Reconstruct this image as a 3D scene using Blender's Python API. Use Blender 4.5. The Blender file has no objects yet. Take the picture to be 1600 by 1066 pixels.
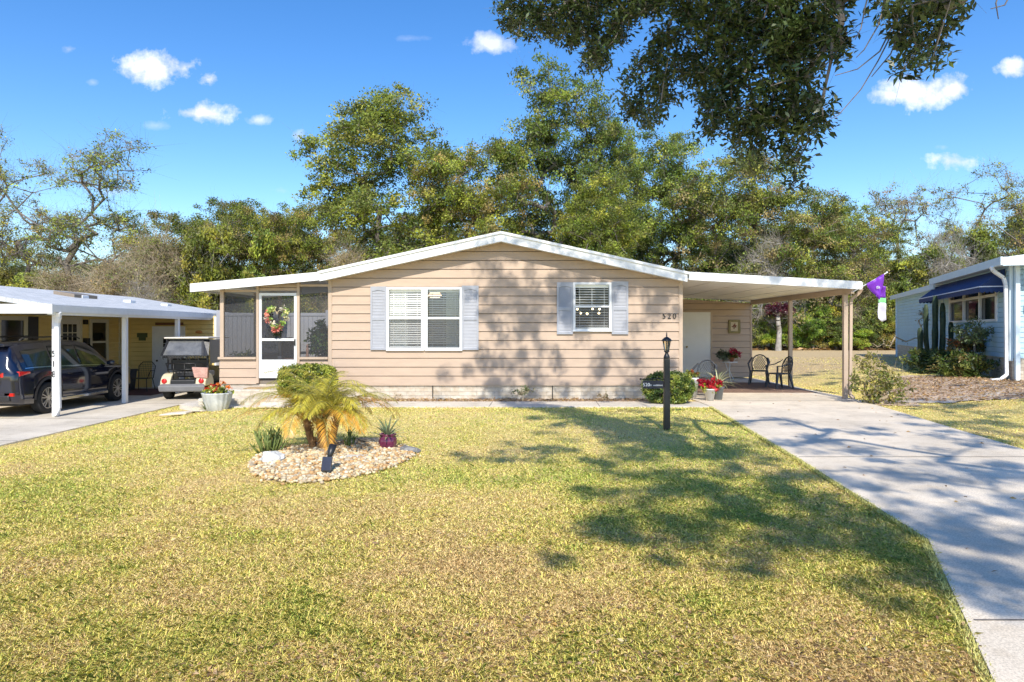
import bpy, math, random
import numpy as np
from mathutils import Vector, Matrix
S = bpy.context.scene
COL = S.collection
R = math.radians
random.seed(7)
F = 1067.0; CZ = 1.69; HZ = 515.0
SUN = np.array([0.02, -0.743, 0.669]); SUN = SUN/np.linalg.norm(SUN)

def P(px, py, Y): return ((px-800)*Y/F, Y, CZ+(HZ-py)*Y/F)
def ss(a, b, x):
    t = np.clip((x-a)/(b-a), 0, 1); return t*t*(3-2*t)
def gz(x, y):
    x = np.asarray(x, float); y = np.asarray(y, float)
    z = -0.3*ss(-5.6, -8.6, x) + 0.3*ss(8.6, 12.5, x)
    z = z - 0.03*ss(-5.6, -8.7, x)
    return z

# ---------------------------------------------------------------- materials
def newmat(name):
    m = bpy.data.materials.new(name); m.use_nodes = True
    nt = m.node_tree; b = nt.nodes['Principled BSDF']
    return m, nt, b
def N(nt, t, **kw):
    n = nt.nodes.new(t)
    for k, v in kw.items():
        if k in n.inputs.keys(): n.inputs[k].default_value = v
        else: setattr(n, k, v)
    return n
def L(nt, a, b): nt.links.new(a, b)
def mat(name, c, rough=.6, var=.12, scale=8, bump=.0, bscale=60, metal=0, c2=None, detail=4, stretch=None, coat=0, spec=None):
    m, nt, b = newmat(name)
    b.inputs['Roughness'].default_value = rough; b.inputs['Metallic'].default_value = metal
    if coat: b.inputs['Coat Weight'].default_value = coat; b.inputs['Coat Roughness'].default_value = .05
    if spec is not None: b.inputs['Specular IOR Level'].default_value = spec
    tc = N(nt, 'ShaderNodeTexCoord'); v = tc.outputs['Object']
    if stretch:
        mp = N(nt, 'ShaderNodeMapping'); mp.inputs['Scale'].default_value = stretch; L(nt, v, mp.inputs[0]); v = mp.outputs[0]
    if var or c2:
        no = N(nt, 'ShaderNodeTexNoise', Scale=scale, Detail=detail, Roughness=.65); L(nt, v, no.inputs['Vector'])
        rp = N(nt, 'ShaderNodeValToRGB'); L(nt, no.outputs['Fac'], rp.inputs[0])
        a = [max(0, x*(1-var)) for x in c]; d = list(c2) if c2 else [min(1, x*(1+var)) for x in c]
        rp.color_ramp.elements[0].color = (*a, 1); rp.color_ramp.elements[1].color = (*d, 1)
        rp.color_ramp.elements[0].position = .3; rp.color_ramp.elements[1].position = .7
        L(nt, rp.outputs[0], b.inputs['Base Color'])
    else: b.inputs['Base Color'].default_value = (*c, 1)
    if bump:
        nb = N(nt, 'ShaderNodeTexNoise', Scale=bscale, Detail=5); L(nt, v, nb.inputs['Vector'])
        bp = N(nt, 'ShaderNodeBump', Strength=bump, Distance=.01); L(nt, nb.outputs['Fac'], bp.inputs['Height']); L(nt, bp.outputs[0], b.inputs['Normal'])
    return m
def leafmat(name, trans=.3, rough=.5, spec=.4):
    m, nt, b = newmat(name)
    at = N(nt, 'ShaderNodeAttribute'); at.attribute_name = 'Col'
    oi = N(nt, 'ShaderNodeObjectInfo')
    mx = N(nt, 'ShaderNodeMix', data_type='RGBA', blend_type='MULTIPLY'); mx.inputs[0].default_value = 1
    L(nt, at.outputs['Color'], mx.inputs[6]); L(nt, oi.outputs['Color'], mx.inputs[7])
    L(nt, mx.outputs[2], b.inputs['Base Color'])
    b.inputs['Roughness'].default_value = rough; b.inputs['Specular IOR Level'].default_value = spec
    if trans:
        tr = N(nt, 'ShaderNodeBsdfTranslucent'); L(nt, mx.outputs[2], tr.inputs['Color'])
        ms = N(nt, 'ShaderNodeMixShader'); ms.inputs[0].default_value = trans
        L(nt, b.outputs[0], ms.inputs[1]); L(nt, tr.outputs[0], ms.inputs[2])
        L(nt, ms.outputs[0], nt.nodes['Material Output'].inputs[0])
    return m
def seethru(name, c, alpha, rough=.5):
    m, nt, b = newmat(name); out = nt.nodes['Material Output']
    b.inputs['Base Color'].default_value = (*c, 1); b.inputs['Roughness'].default_value = rough
    t = N(nt, 'ShaderNodeBsdfTransparent'); ms = N(nt, 'ShaderNodeMixShader'); ms.inputs[0].default_value = alpha
    L(nt, t.outputs[0], ms.inputs[1]); L(nt, b.outputs[0], ms.inputs[2]); L(nt, ms.outputs[0], out.inputs[0])
    return m
def glassmat(name, tint=(1, 1, 1), refl=.0):
    m, nt, b = newmat(name); out = nt.nodes['Material Output']
    t = N(nt, 'ShaderNodeBsdfTransparent'); t.inputs[0].default_value = (*tint, 1)
    g = N(nt, 'ShaderNodeBsdfGlossy'); g.inputs['Roughness'].default_value = .02
    fr = N(nt, 'ShaderNodeFresnel', IOR=1.5)
    ad = N(nt, 'ShaderNodeMath', operation='ADD'); ad.inputs[1].default_value = refl; L(nt, fr.outputs[0], ad.inputs[0])
    ms = N(nt, 'ShaderNodeMixShader'); L(nt, ad.outputs[0], ms.inputs[0])
    L(nt, t.outputs[0], ms.inputs[1]); L(nt, g.outputs[0], ms.inputs[2]); L(nt, ms.outputs[0], out.inputs[0])
    return m
def emis(name, c, s):
    m, nt, b = newmat(name); b.inputs['Emission Color'].default_value = (*c, 1); b.inputs['Emission Strength'].default_value = s
    b.inputs['Base Color'].default_value = (*c, 1)
    return m
M = {}
M['tan'] = mat('tan_siding', (.47, .352, .262), .55, .08, 1.4, .25, 40, stretch=(1, 1, 6))
M['tantrim'] = mat('tan_trim', (.47, .36, .27), .5, .05, 3)
M['white'] = mat('white_paint', (.78, .79, .80), .45, .04, 5)
M['roofwhite'] = mat('white_roof', (.72, .74, .76), .5, .06, 3, .15, 30)
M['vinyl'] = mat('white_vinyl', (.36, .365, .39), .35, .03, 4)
M['shutter'] = mat('grey_shutter', (.34, .355, .40), .5, .06, 6)
M['black'] = mat('black_plastic', (.018, .019, .022), .42, .2, 12, .1)
M['resin'] = mat('charcoal_resin', (.045, .052, .065), .42, .15, 10)
M['blackmetal'] = mat('black_metal', (.014, .014, .015), .4, .2, 20, .1)
M['dark'] = mat('dark_interior', (.05, .045, .04), .9, .2, 3)
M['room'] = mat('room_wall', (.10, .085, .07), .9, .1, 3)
M['blind'] = mat('white_blind', (.88, .89, .87), .5, .03, 3)
M['screen'] = seethru('insect_screen', (.05, .05, .055), .50)
M['wscreen'] = seethru('window_screen', (.10, .11, .12), .40)
M['glass'] = glassmat('window_glass')
M['darkglass'] = mat('dark_glass', (.012, .014, .016), .05, .1, 3)
M['curtain'] = mat('sheer_curtain', (.74, .80, .78), .8, .05, 6)
M['bark'] = mat('oak_bark', (.13, .105, .085), .9, .35, 6, .6, 25, c2=(.26, .23, .20), stretch=(1, 1, .4))
M['barklight'] = mat('pale_bark', (.30, .27, .23), .9, .3, 5, .5, 25, c2=(.45, .42, .38))
M['twig'] = mat('dry_twig', (.40, .31, .20), .9, .25, 3, c2=(.58, .48, .34))
M['leaf'] = leafmat('tree_leaf', .30, .55)
M['leafgloss'] = leafmat('glossy_leaf', .22, .35, .5)
M['grass'] = leafmat('grass_blade', .18, .7, .2)
M['petal'] = leafmat('petal', .2, .6, .3)
M['yellow'] = mat('yellow_siding', (.82, .62, .24), .55, .05, 2, .2, 40)
M['blue'] = mat('blue_siding', (.42, .62, .74), .55, .05, 2, .2, 40)
M['bluetrim'] = mat('pale_blue_trim', (.62, .74, .82), .45, .04, 3)
M['navy'] = mat('navy_canvas', (.010, .035, .13), .75, .15, 8, .3, 200)
M['navytrim'] = mat('white_braid', (.6, .65, .75), .7, .1, 8)
M['frost'] = mat('frosted_door', (.80, .80, .80), .5, .03, 3)

def concrete(name, c, joints=None):
    m, nt, b = newmat(name)
    tc = N(nt, 'ShaderNodeTexCoord'); v = tc.outputs['Object']
    n1 = N(nt, 'ShaderNodeTexNoise', Scale=.7, Detail=6, Roughness=.6); n2 = N(nt, 'ShaderNodeTexNoise', Scale=70, Detail=4, Roughness=.8)
    n3 = N(nt, 'ShaderNodeTexNoise', Scale=3.3, Detail=8, Roughness=.7)
    for n in (n1, n2, n3): L(nt, v, n.inputs['Vector'])
    r1 = N(nt, 'ShaderNodeValToRGB'); L(nt, n1.outputs['Fac'], r1.inputs[0])
    r1.color_ramp.elements[0].color = (*[x*.80 for x in c], 1); r1.color_ramp.elements[1].color = (*[x*1.08 for x in c], 1)
    r1.color_ramp.elements[0].position = .35; r1.color_ramp.elements[1].position = .65
    r2 = N(nt, 'ShaderNodeValToRGB'); L(nt, n2.outputs['Fac'], r2.inputs[0])
    r2.color_ramp.elements[0].color = (.62, .61, .59, 1); r2.color_ramp.elements[1].color = (1.1, 1.1, 1.1, 1)
    r2.color_ramp.elements[0].position = .38; r2.color_ramp.elements[1].position = .6
    r3 = N(nt, 'ShaderNodeValToRGB'); L(nt, n3.outputs['Fac'], r3.inputs[0])
    r3.color_ramp.elements[0].color = (.80, .77, .72, 1); r3.color_ramp.elements[1].color = (1, 1, 1, 1)
    r3.color_ramp.elements[0].position = .33; r3.color_ramp.elements[1].position = .5
    a = N(nt, 'ShaderNodeMix', data_type='RGBA', blend_type='MULTIPLY'); a.inputs[0].default_value = .8
    L(nt, r1.outputs[0], a.inputs[6]); L(nt, r2.outputs[0], a.inputs[7])
    a2 = N(nt, 'ShaderNodeMix', data_type='RGBA', blend_type='MULTIPLY'); a2.inputs[0].default_value = .8
    L(nt, a.outputs[2], a2.inputs[6]); L(nt, r3.outputs[0], a2.inputs[7])
    L(nt, a2.outputs[2], b.inputs['Base Color']); b.inputs['Roughness'].default_value = .85
    bp = N(nt, 'ShaderNodeBump', Strength=.35, Distance=.004); L(nt, n2.outputs['Fac'], bp.inputs['Height']); L(nt, bp.outputs[0], b.inputs['Normal'])
    return m
M['concrete'] = concrete('driveway_concrete', (.82, .71, .56))
M['concrete2'] = concrete('pale_concrete', (.74, .67, .56))
M['groove'] = mat('joint_line', (.16, .14, .12), .95, .3, 9)

def groundmat():
    m, nt, b = newmat('lawn_ground')
    tc = N(nt, 'ShaderNodeTexCoord'); v = tc.outputs['Object']
    n1 = N(nt, 'ShaderNodeTexNoise', Scale=.5, Detail=8, Roughness=.7); n2 = N(nt, 'ShaderNodeTexNoise', Scale=22, Detail=6, Roughness=.8)
    for n in (n1, n2): L(nt, v, n.inputs['Vector'])
    r1 = N(nt, 'ShaderNodeValToRGB'); L(nt, n1.outputs['Fac'], r1.inputs[0])
    e = r1.color_ramp.elements; e[0].color = (.66, .60, .20, 1); e[0].position = .35; e[1].color = (.80, .66, .32, 1); e[1].position = .62
    r2 = N(nt, 'ShaderNodeValToRGB'); L(nt, n2.outputs['Fac'], r2.inputs[0])
    e = r2.color_ramp.elements; e[0].color = (.60, .56, .48, 1); e[0].position = .3; e[1].color = (1.1, 1.08, 1.0, 1); e[1].position = .65
    a = N(nt, 'ShaderNodeMix', data_type='RGBA', blend_type='MULTIPLY'); a.inputs[0].default_value = 1
    L(nt, r1.outputs[0], a.inputs[6]); L(nt, r2.outputs[0], a.inputs[7])
    # dry tan back yard
    sx = N(nt, 'ShaderNodeSeparateXYZ'); L(nt, v, sx.inputs[0])
    n4 = N(nt, 'ShaderNodeTexNoise', Scale=.25, Detail=3); L(nt, v, n4.inputs['Vector'])
    ad = N(nt, 'ShaderNodeMath', operation='MULTIPLY_ADD'); ad.inputs[1].default_value = 8; L(nt, n4.outputs['Fac'], ad.inputs[0]); L(nt, sx.outputs['Y'], ad.inputs[2])
    mr = N(nt, 'ShaderNodeMapRange'); mr.inputs[1].default_value = 24; mr.inputs[2].default_value = 30; L(nt, ad.outputs[0], mr.inputs[0])
    r3 = N(nt, 'ShaderNodeValToRGB'); L(nt, n2.outputs['Fac'], r3.inputs[0])
    e = r3.color_ramp.elements; e[0].color = (.42, .31, .16, 1); e[0].position = .35; e[1].color = (.62, .48, .29, 1); e[1].position = .62
    a2 = N(nt, 'ShaderNodeMix', data_type='RGBA'); L(nt, mr.outputs[0], a2.inputs[0]); L(nt, a.outputs[2], a2.inputs[6]); L(nt, r3.outputs[0], a2.inputs[7])
    L(nt, a2.outputs[2], b.inputs['Base Color']); b.inputs['Roughness'].default_value = .95; b.inputs['Specular IOR Level'].default_value = .1
    bp = N(nt, 'ShaderNodeBump', Strength=.8, Distance=.03); L(nt, n2.outputs['Fac'], bp.inputs['Height']); L(nt, bp.outputs[0], b.inputs['Normal'])
    return m
M['ground'] = groundmat()
M['mulch'] = mat('pine_straw', (.44, .29, .18), .95, .5, 6, 1, 30, c2=(.70, .54, .40), detail=9)
M['sand'] = mat('sandy_soil', (.36, .27, .20), .95, .3, 5, .8, 30, c2=(.66, .60, .52), detail=10)

def stonemat():
    m, nt, b = newmat('whitewashed_block')
    tc = N(nt, 'ShaderNodeTexCoord'); v = tc.outputs['Object']
    sx = N(nt, 'ShaderNodeSeparateXYZ'); L(nt, v, sx.inputs[0])
    ad = N(nt, 'ShaderNodeMath', operation='ADD'); L(nt, sx.outputs[0], ad.inputs[0]); L(nt, sx.outputs[1], ad.inputs[1])
    cb = N(nt, 'ShaderNodeCombineXYZ'); L(nt, ad.outputs[0], cb.inputs[0]); L(nt, sx.outputs[2], cb.inputs[1])
    br = N(nt, 'ShaderNodeTexBrick', Scale=1); br.inputs['Brick Width'].default_value = .42; br.inputs['Row Height'].default_value = .095
    br.inputs['Mortar Size'].default_value = .006; br.inputs['Bias'].default_value = 0
    br.inputs['Color1'].default_value = (.56, .49, .40, 1); br.inputs['Color2'].default_value = (.66, .61, .52, 1); br.inputs['Mortar'].default_value = (.46, .42, .36, 1)
    L(nt, cb.outputs[0], br.inputs['Vector'])
    no = N(nt, 'ShaderNodeTexNoise', Scale=7, Detail=6, Roughness=.7); L(nt, v, no.inputs['Vector'])
    rp = N(nt, 'ShaderNodeValToRGB'); L(nt, no.outputs['Fac'], rp.inputs[0]); rp.color_ramp.elements[0].color = (.7, .62, .5, 1); rp.color_ramp.elements[0].position = .35; rp.color_ramp.elements[1].position = .6
    a = N(nt, 'ShaderNodeMix', data_type='RGBA', blend_type='MULTIPLY'); a.inputs[0].default_value = .7
    L(nt, br.outputs['Color'], a.inputs[6]); L(nt, rp.outputs[0], a.inputs[7]); L(nt, a.outputs[2], b.inputs['Base Color']); b.inputs['Roughness'].default_value = .8
    ad2 = N(nt, 'ShaderNodeMath', operation='SUBTRACT'); L(nt, no.outputs['Fac'], ad2.inputs[0]); L(nt, br.outputs['Fac'], ad2.inputs[1])
    bp = N(nt, 'ShaderNodeBump', Strength=.7, Distance=.015); L(nt, ad2.outputs[0], bp.inputs['Height']); L(nt, bp.outputs[0], b.inputs['Normal'])
    return m
M['block'] = stonemat()

# ---------------------------------------------------------------- object helpers
ROOT = {}
def tag(o, label=None, cat=None, group=None, kind=None):
    if label: o['label'] = label
    if cat: o['category'] = cat
    if group: o['group'] = group
    if kind: o['kind'] = kind
    return o
def thing(name, loc, label, cat, group=None, rz=0):
    o = bpy.data.objects.new(name, None); COL.objects.link(o); o.location = loc; o.rotation_euler = (0, 0, rz)
    o.empty_display_size = .2
    ROOT[o.name] = Vector(loc)
    return tag(o, label, cat, group)
def rootloc(p):
    while p is not None and p.parent is not None: p = p.parent
    return ROOT.get(p.name, Vector((0, 0, 0))) if p is not None else Vector((0, 0, 0))
class MB:
    def __init__(s): s.v = []; s.f = []; s.T = None
    def V(s, *pts):
        i = len(s.v)
        for p in pts:
            p = Vector(p)
            if s.T is not None: p = s.T @ p
            s.v.append(tuple(p))
        return i
    def quad(s, a, b, c, d): i = s.V(a, b, c, d); s.f.append((i, i+1, i+2, i+3)); return s
    def poly(s, pts): i = s.V(*pts); s.f.append(tuple(range(i, i+len(pts)))); return s
    def box(s, x0, x1, y0, y1, z0, z1):
        return s.hexa([(x0, y0, z0), (x1, y0, z0), (x1, y1, z0), (x0, y1, z0)], [(x0, y0, z1), (x1, y0, z1), (x1, y1, z1), (x0, y1, z1)])
    def hexa(s, bot, top):
        n = len(bot); i = s.V(*bot, *top)
        s.f.append(tuple(range(i+n-1, i-1, -1))); s.f.append(tuple(range(i+n, i+2*n)))
        for k in range(n): j = (k+1) % n; s.f.append((i+k, i+j, i+n+j, i+n+k))
        return s
    def bar(s, a, b, w, h=None, up=(0, 0, 1)):
        a = Vector(a); b = Vector(b); h = h or w; d = (b-a).normalized(); up = Vector(up)
        if abs(d.dot(up)) > .98: up = Vector((0, 1, 0))
        x = d.cross(up).normalized()*(w/2); z = x.cross(d).normalized()*(h/2)
        return s.hexa([a-x-z, a+x-z, a+x+z, a-x+z], [b-x-z, b+x-z, b+x+z, b-x+z])
    def tube(s, pts, r, n=8, cap=True):
        pts = [Vector(p) for p in pts]; rs = r if isinstance(r, (list, tuple)) else [r]*len(pts)
        base = len(s.v); up = Vector((0, 0, 1)); px = None
        for k, p in enumerate(pts):
            d = (pts[min(k+1, len(pts)-1)]-pts[max(k-1, 0)]).normalized()
            if px is None:
                u = up if abs(d.dot(up)) < .95 else Vector((1, 0, 0)); px = d.cross(u).normalized()
            else: px = (px-d*px.dot(d)).normalized()
            y = d.cross(px)
            for j in range(n):
                a = 2*math.pi*j/n; s.V(p+px*math.cos(a)*rs[k]+y*math.sin(a)*rs[k])
        for k in range(len(pts)-1):
            for j in range(n):
                a = base+k*n+j; b = base+k*n+(j+1) % n; s.f.append((a, b, b+n, a+n))
        if cap:
            s.f.append(tuple(base+j for j in range(n-1, -1, -1))); e = base+(len(pts)-1)*n; s.f.append(tuple(e+j for j in range(n)))
        return s
    def lathe(s, prof, c=(0, 0, 0), n=20, rib=0, ribn=0, ax='z', cap=True):
        base = len(s.v); c = Vector(c)
        for (r, z) in prof:
            for j in range(n):
                a = 2*math.pi*j/n; rr = r*(1+rib*math.cos(a*ribn)) if rib else r
                x, y = rr*math.cos(a), rr*math.sin(a)
                s.V(c+(Vector((x, y, z)) if ax == 'z' else Vector((z, x, y))))
        for k in range(len(prof)-1):
            for j in range(n):
                a = base+k*n+j; b = base+k*n+(j+1) % n; s.f.append((a, b, b+n, a+n))
        if cap: s.f.append(tuple(base+j for j in range(n-1, -1, -1))); e = base+(len(prof)-1)*n; s.f.append(tuple(e+j for j in range(n)))
        return s
    def ball(s, c, r, n=12, m=8, sq=(1, 1, 1)):
        pr = [(math.sin(math.pi*k/m), -math.cos(math.pi*k/m)) for k in range(m+1)]
        base = len(s.v); c = Vector(c)
        for (a, z) in pr:
            for j in range(n):
                t = 2*math.pi*j/n; s.V(c+Vector((r*sq[0]*a*math.cos(t), r*sq[1]*a*math.sin(t), r*sq[2]*z)))
        for k in range(m):
            for j in range(n):
                a = base+k*n+j; b = base+k*n+(j+1) % n; s.f.append((a, b, b+n, a+n))
        return s
    def build(s, name, m, parent=None, local=False, smooth=False, bevel=0):
        me = bpy.data.meshes.new(name)
        off = Vector((0, 0, 0)) if local else rootloc(parent)
        me.from_pydata([tuple(Vector(v)-off) for v in s.v], [], s.f); me.update()
        import bmesh
        bm = bmesh.new(); bm.from_mesh(me)
        bmesh.ops.remove_doubles(bm, verts=bm.verts, dist=1e-5)
        bmesh.ops.recalc_face_normals(bm, faces=bm.faces); bm.to_mesh(me); bm.free()
        if smooth:
            for p in me.polygons: p.use_smooth = True
        me.materials.append(m if not isinstance(m, str) else M[m])
        o = bpy.data.objects.new(name, me); COL.objects.link(o)
        if parent is not None: o.parent = parent
        if bevel:
            md = o.modifiers.new('bevel', 'BEVEL'); md.width = bevel; md.segments = 2; md.limit_method = 'ANGLE'; md.angle_limit = R(40)
        return o
def npmesh(name, V, Fc, col=None, m=None, parent=None, off=None, smooth=False, kind=None):
    V = np.asarray(V, np.float32)
    if off is None: off = np.array(rootloc(parent))
    V = V-np.asarray(off, np.float32)
    me = bpy.data.meshes.new(name); n, k = Fc.shape
    me.vertices.add(len(V)); me.vertices.foreach_set('co', V.ravel())
    me.loops.add(n*k); me.loops.foreach_set('vertex_index', Fc.astype(np.int32).ravel())
    me.polygons.add(n); me.polygons.foreach_set('loop_start', np.arange(0, n*k, k, dtype=np.int32))
    if smooth: me.polygons.foreach_set('use_smooth', np.ones(n, bool))
    me.update(calc_edges=True)
    if col is not None:
        ca = me.color_attributes.new('Col', 'FLOAT_COLOR', 'POINT')
        c = np.ones((len(V), 4), np.float32); c[:, :3] = col; ca.data.foreach_set('color', c.ravel())
    if m is not None: me.materials.append(M[m] if isinstance(m, str) else m)
    o = bpy.data.objects.new(name, me); COL.objects.link(o)
    if parent is not None: o.parent = parent
    if kind: o['kind'] = kind
    return o
def copy_tree(o, parent=None):
    c = o.copy(); COL.objects.link(c); c.parent = parent
    for ch in [x for x in bpy.data.objects if x.parent == o]: copy_tree(ch, c)
    return c
def unit(a): return a/np.maximum(np.linalg.norm(a, axis=-1, keepdims=True), 1e-9)
def leaves(rng, C, size, col, asp=.45, fold=.0, dirs=None, flat=0., var=.22):
    """diamond leaves at points C (n,3)"""
    n = len(C); size = np.broadcast_to(size, (n,))*rng.uniform(.7, 1.3, n)
    d = rng.normal(size=(n, 3)) if dirs is None else dirs+rng.normal(size=(n, 3))*.35
    d[:, 2] *= (1-flat); d = unit(d)
    q = rng.normal(size=(n, 3)); w = unit(np.cross(d, q)); nn = np.cross(d, w)
    if flat:
        w = unit(np.cross(d, np.array([0, 0, 1.])+rng.normal(size=(n, 3))*.45)); nn = np.cross(w, d)
    s = size[:, None]
    V = np.stack([C, C+d*s*.45+w*s*asp*.5+nn*s*fold, C+d*s, C+d*s*.45-w*s*asp*.5+nn*s*fold], 1)
    c = np.asarray(col, float); c = np.broadcast_to(c, (n, 3))*rng.uniform(1-var, 1+var, (n, 1))*rng.uniform(.93, 1.07, (n, 3))
    return V.reshape(-1, 3), np.repeat(c, 4, 0)
def qf(nv): return np.arange(nv).reshape(-1, 4)
def tubes_np(P0, P1, r0, r1, k=5):
    d = unit(P1-P0); u = np.where(np.abs(d[:, 2:3]) < .9, np.array([[0, 0, 1.]]), np.array([[1., 0, 0]]))
    x = unit(np.cross(d, u)); y = np.cross(d, x)
    a = np.arange(k)*2*np.pi/k; ca, sa = np.cos(a)[None, :, None], np.sin(a)[None, :, None]
    ring = x[:, None]*ca+y[:, None]*sa
    A = P0[:, None]+ring*r0[:, None, None]; B = P1[:, None]+ring*r1[:, None, None]
    V = np.concatenate([A, B], 1).reshape(-1, 3); n = len(P0)
    j = np.arange(k); f = np.stack([j, (j+1) % k, (j+1) % k+k, j+k], 1)
    Fc = (f[None]+(np.arange(n)*2*k)[:, None, None]).reshape(-1, 4)
    return V, Fc
def grow(rng, trunk, centers, rtip=.012, step=.6, wob=.12, expo=.5, rmax=.5, bias=.0):
    """branch skeleton from a trunk polyline to all clump centres"""
    pos = [np.array(p, float) for p in trunk]; par = [-1]+list(range(len(trunk)-1)); top = pos[-1]
    start = max(1, len(trunk)//2)
    tips = []
    order = np.argsort(np.linalg.norm(centers-top, axis=1))
    for i in order:
        c = centers[i]; A = np.array(pos[start:]); dd = np.linalg.norm(A-c, axis=1)+bias*np.linalg.norm(A-top, axis=1)
        j = int(np.argmin(dd))+start; a = pos[j]; dist = np.linalg.norm(c-a); n = max(1, int(dist/step))
        sag = rng.normal(size=3)*wob*dist
        p = j
        for t in range(1, n+1):
            u = t/n; q = a+(c-a)*u+sag*math.sin(u*math.pi)*.7+(rng.normal(size=3)*wob*step*.5 if t < n else 0)
            pos.append(q); par.append(p); p = len(pos)-1
        tips.append(p)
    pos = np.array(pos); par = np.array(par); cnt = np.zeros(len(pos))
    for t in tips: cnt[t] += 1
    for i in range(len(pos)-1, 0, -1): cnt[par[i]] += cnt[i]
    cnt = np.maximum(cnt, 1); rad = np.minimum(rtip*cnt**expo, rmax)
    return pos, par, rad
def wood(rng, trunk, centers, rtip, step, wob, expo=.5, rmax=.5, twigs=4, twl=.4, k=6, bias=0., flare=1.5):
    pos, par, rad = grow(rng, trunk, centers, rtip, step, wob, expo, rmax, bias)
    nt_ = len(trunk)
    for i in range(nt_): rad[i] *= 1+(flare-1)*(1-i/max(1, nt_-1))**2
    idx = np.arange(1, len(pos))
    V, Fc = tubes_np(pos[par[idx]], pos[idx], np.minimum(rad[par[idx]], rad[idx]*1.35), rad[idx], k)
    if twigs:
        b = np.repeat(centers, twigs, 0); e = b+rng.normal(size=b.shape)*twl*.6
        V2, F2 = tubes_np(b, e, np.full(len(b), rtip*.6), np.full(len(b), rtip*.2), 3)
        Fc = np.concatenate([Fc, F2+len(V)]); V = np.concatenate([V, V2])
    return V, Fc
def clumps(rng, centers, per, rad, size, cols, asp=.45, fold=0, flat=0., sq=.7, cvar=.35, shell=.5):
    n = len(centers); per = int(per)
    pick = cols[rng.integers(0, len(cols), n)]*rng.uniform(1-cvar, 1+cvar, (n, 1))
    C = np.repeat(centers, per, 0); r = np.repeat(np.broadcast_to(rad, (n,))*rng.uniform(.6, 1.35, n), per)
    d = unit(rng.normal(size=(n*per, 3)))*(rng.uniform(0, 1, (n*per, 1))**shell)
    d[:, 2] *= sq
    C = C+d*r[:, None]
    return leaves(rng, C, size, np.repeat(pick, per, 0), asp, fold, None, flat)

# ---------------------------------------------------------------- camera, light, sky
cam = bpy.data.cameras.new('camera'); co = bpy.data.objects.new('camera', cam); COL.objects.link(co)
co.location = (0, 0, CZ); co.rotation_euler = (R(90), 0, 0); cam.sensor_width = 36; cam.lens = 36*F/1600
cam.shift_y = -(533-HZ)/1600; cam.clip_end = 2000; cam.clip_start = .05
S.camera = co
sl = bpy.data.lights.new('sun', 'SUN'); sl.energy = 2.6; sl.angle = R(.53); sl.color = (1, .93, .81)
so = bpy.data.objects.new('sun', sl); COL.objects.link(so)
so.rotation_euler = Vector(SUN).to_track_quat('Z', 'Y').to_euler(); so.location = (0, -20, 30)
w = bpy.data.worlds.new('World'); S.world = w; w.use_nodes = True; nt = w.node_tree
bg = nt.nodes['Background']
sk = N(nt, 'ShaderNodeTexSky'); sk.sky_type = 'NISHITA'; sk.sun_disc = False; sk.sun_elevation = math.asin(SUN[2]); sk.sun_rotation = R(180)
sk.air_density = 1.0; sk.dust_density = .3; sk.ozone_density = 2.0; sk.altitude = 0
hs = N(nt, 'ShaderNodeHueSaturation', Saturation=1.34, Value=.80, Hue=.507); L(nt, sk.outputs[0], hs.inputs['Color'])
tc = N(nt, 'ShaderNodeTexCoord'); sx = N(nt, 'ShaderNodeSeparateXYZ'); L(nt, tc.outputs['Generated'], sx.inputs[0])
def math_(op, a, b=None, c=None, clamp=False):
    n = N(nt, 'ShaderNodeMath', operation=op, use_clamp=clamp)
    for i, x in enumerate((a, b, c)):
        if x is None: continue
        if isinstance(x, (int, float)): n.inputs[i].default_value = x
        else: L(nt, x, n.inputs[i])
    return n.outputs[0]
yy = math_('MAXIMUM', sx.outputs[1], .02)
U = math_('DIVIDE', sx.outputs[0], yy); Vv = math_('DIVIDE', sx.outputs[2], yy)
cb = N(nt, 'ShaderNodeCombineXYZ'); L(nt, U, cb.inputs[0]); L(nt, Vv, cb.inputs[1])
nz = N(nt, 'ShaderNodeTexNoise', Scale=16, Detail=7, Roughness=.6); L(nt, cb.outputs[0], nz.inputs['Vector'])
nz2 = N(nt, 'ShaderNodeTexNoise', Scale=45, Detail=5, Roughness=.65); L(nt, cb.outputs[0], nz2.inputs['Vector'])
nn = math_('ADD', math_('MULTIPLY', math_('SUBTRACT', nz.outputs['Fac'], .5), 3.0), math_('MULTIPLY', math_('SUBTRACT', nz2.outputs['Fac'], .5), 1.5))
CL = [(245, 106, 66, 26, 1), (215, 108, 34, 24, 1), (326, 124, 24, 13, 1), (320, 178, 58, 22, 1), (298, 178, 34, 16, .9), (404, 187, 26, 10, .55), (108, 77, 22, 9, .4),
      (145, 129, 12, 6, .25), (765, 68, 52, 18, .65), (245, 196, 26, 7, .2), (437, 298, 20, 9, .2), (1445, 142, 88, 30, 1), (1490, 140, 40, 26, 1), (1390, 150, 40, 16, .8),
      (1494, 252, 44, 17, 1), (1584, 110, 26, 16, .95), (1474, 230, 14, 6, .25), (466, 212, 12, 11, .6), (115, 246, 12, 6, .3), (180, 300, 40, 8, .25), (640, 60, 30, 5, .12), (1440, 345, 60, 14, .25)]
acc = None
for (px, py, rx, ry, a) in CL:
    u0, v0 = (px-800)/F, (HZ-py)/F
    du = math_('MULTIPLY', math_('SUBTRACT', U, u0), F/rx); dv = math_('MULTIPLY', math_('SUBTRACT', Vv, v0), F/ry)
    r = math_('SQRT', math_('ADD', math_('MULTIPLY', du, du), math_('MULTIPLY', dv, dv)))
    q = math_('MULTIPLY', math_('MULTIPLY', math_('ADD', math_('SUBTRACT', .92, r), nn), .95, clamp=True), a)
    acc = q if acc is None else math_('MAXIMUM', acc, q)
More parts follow.
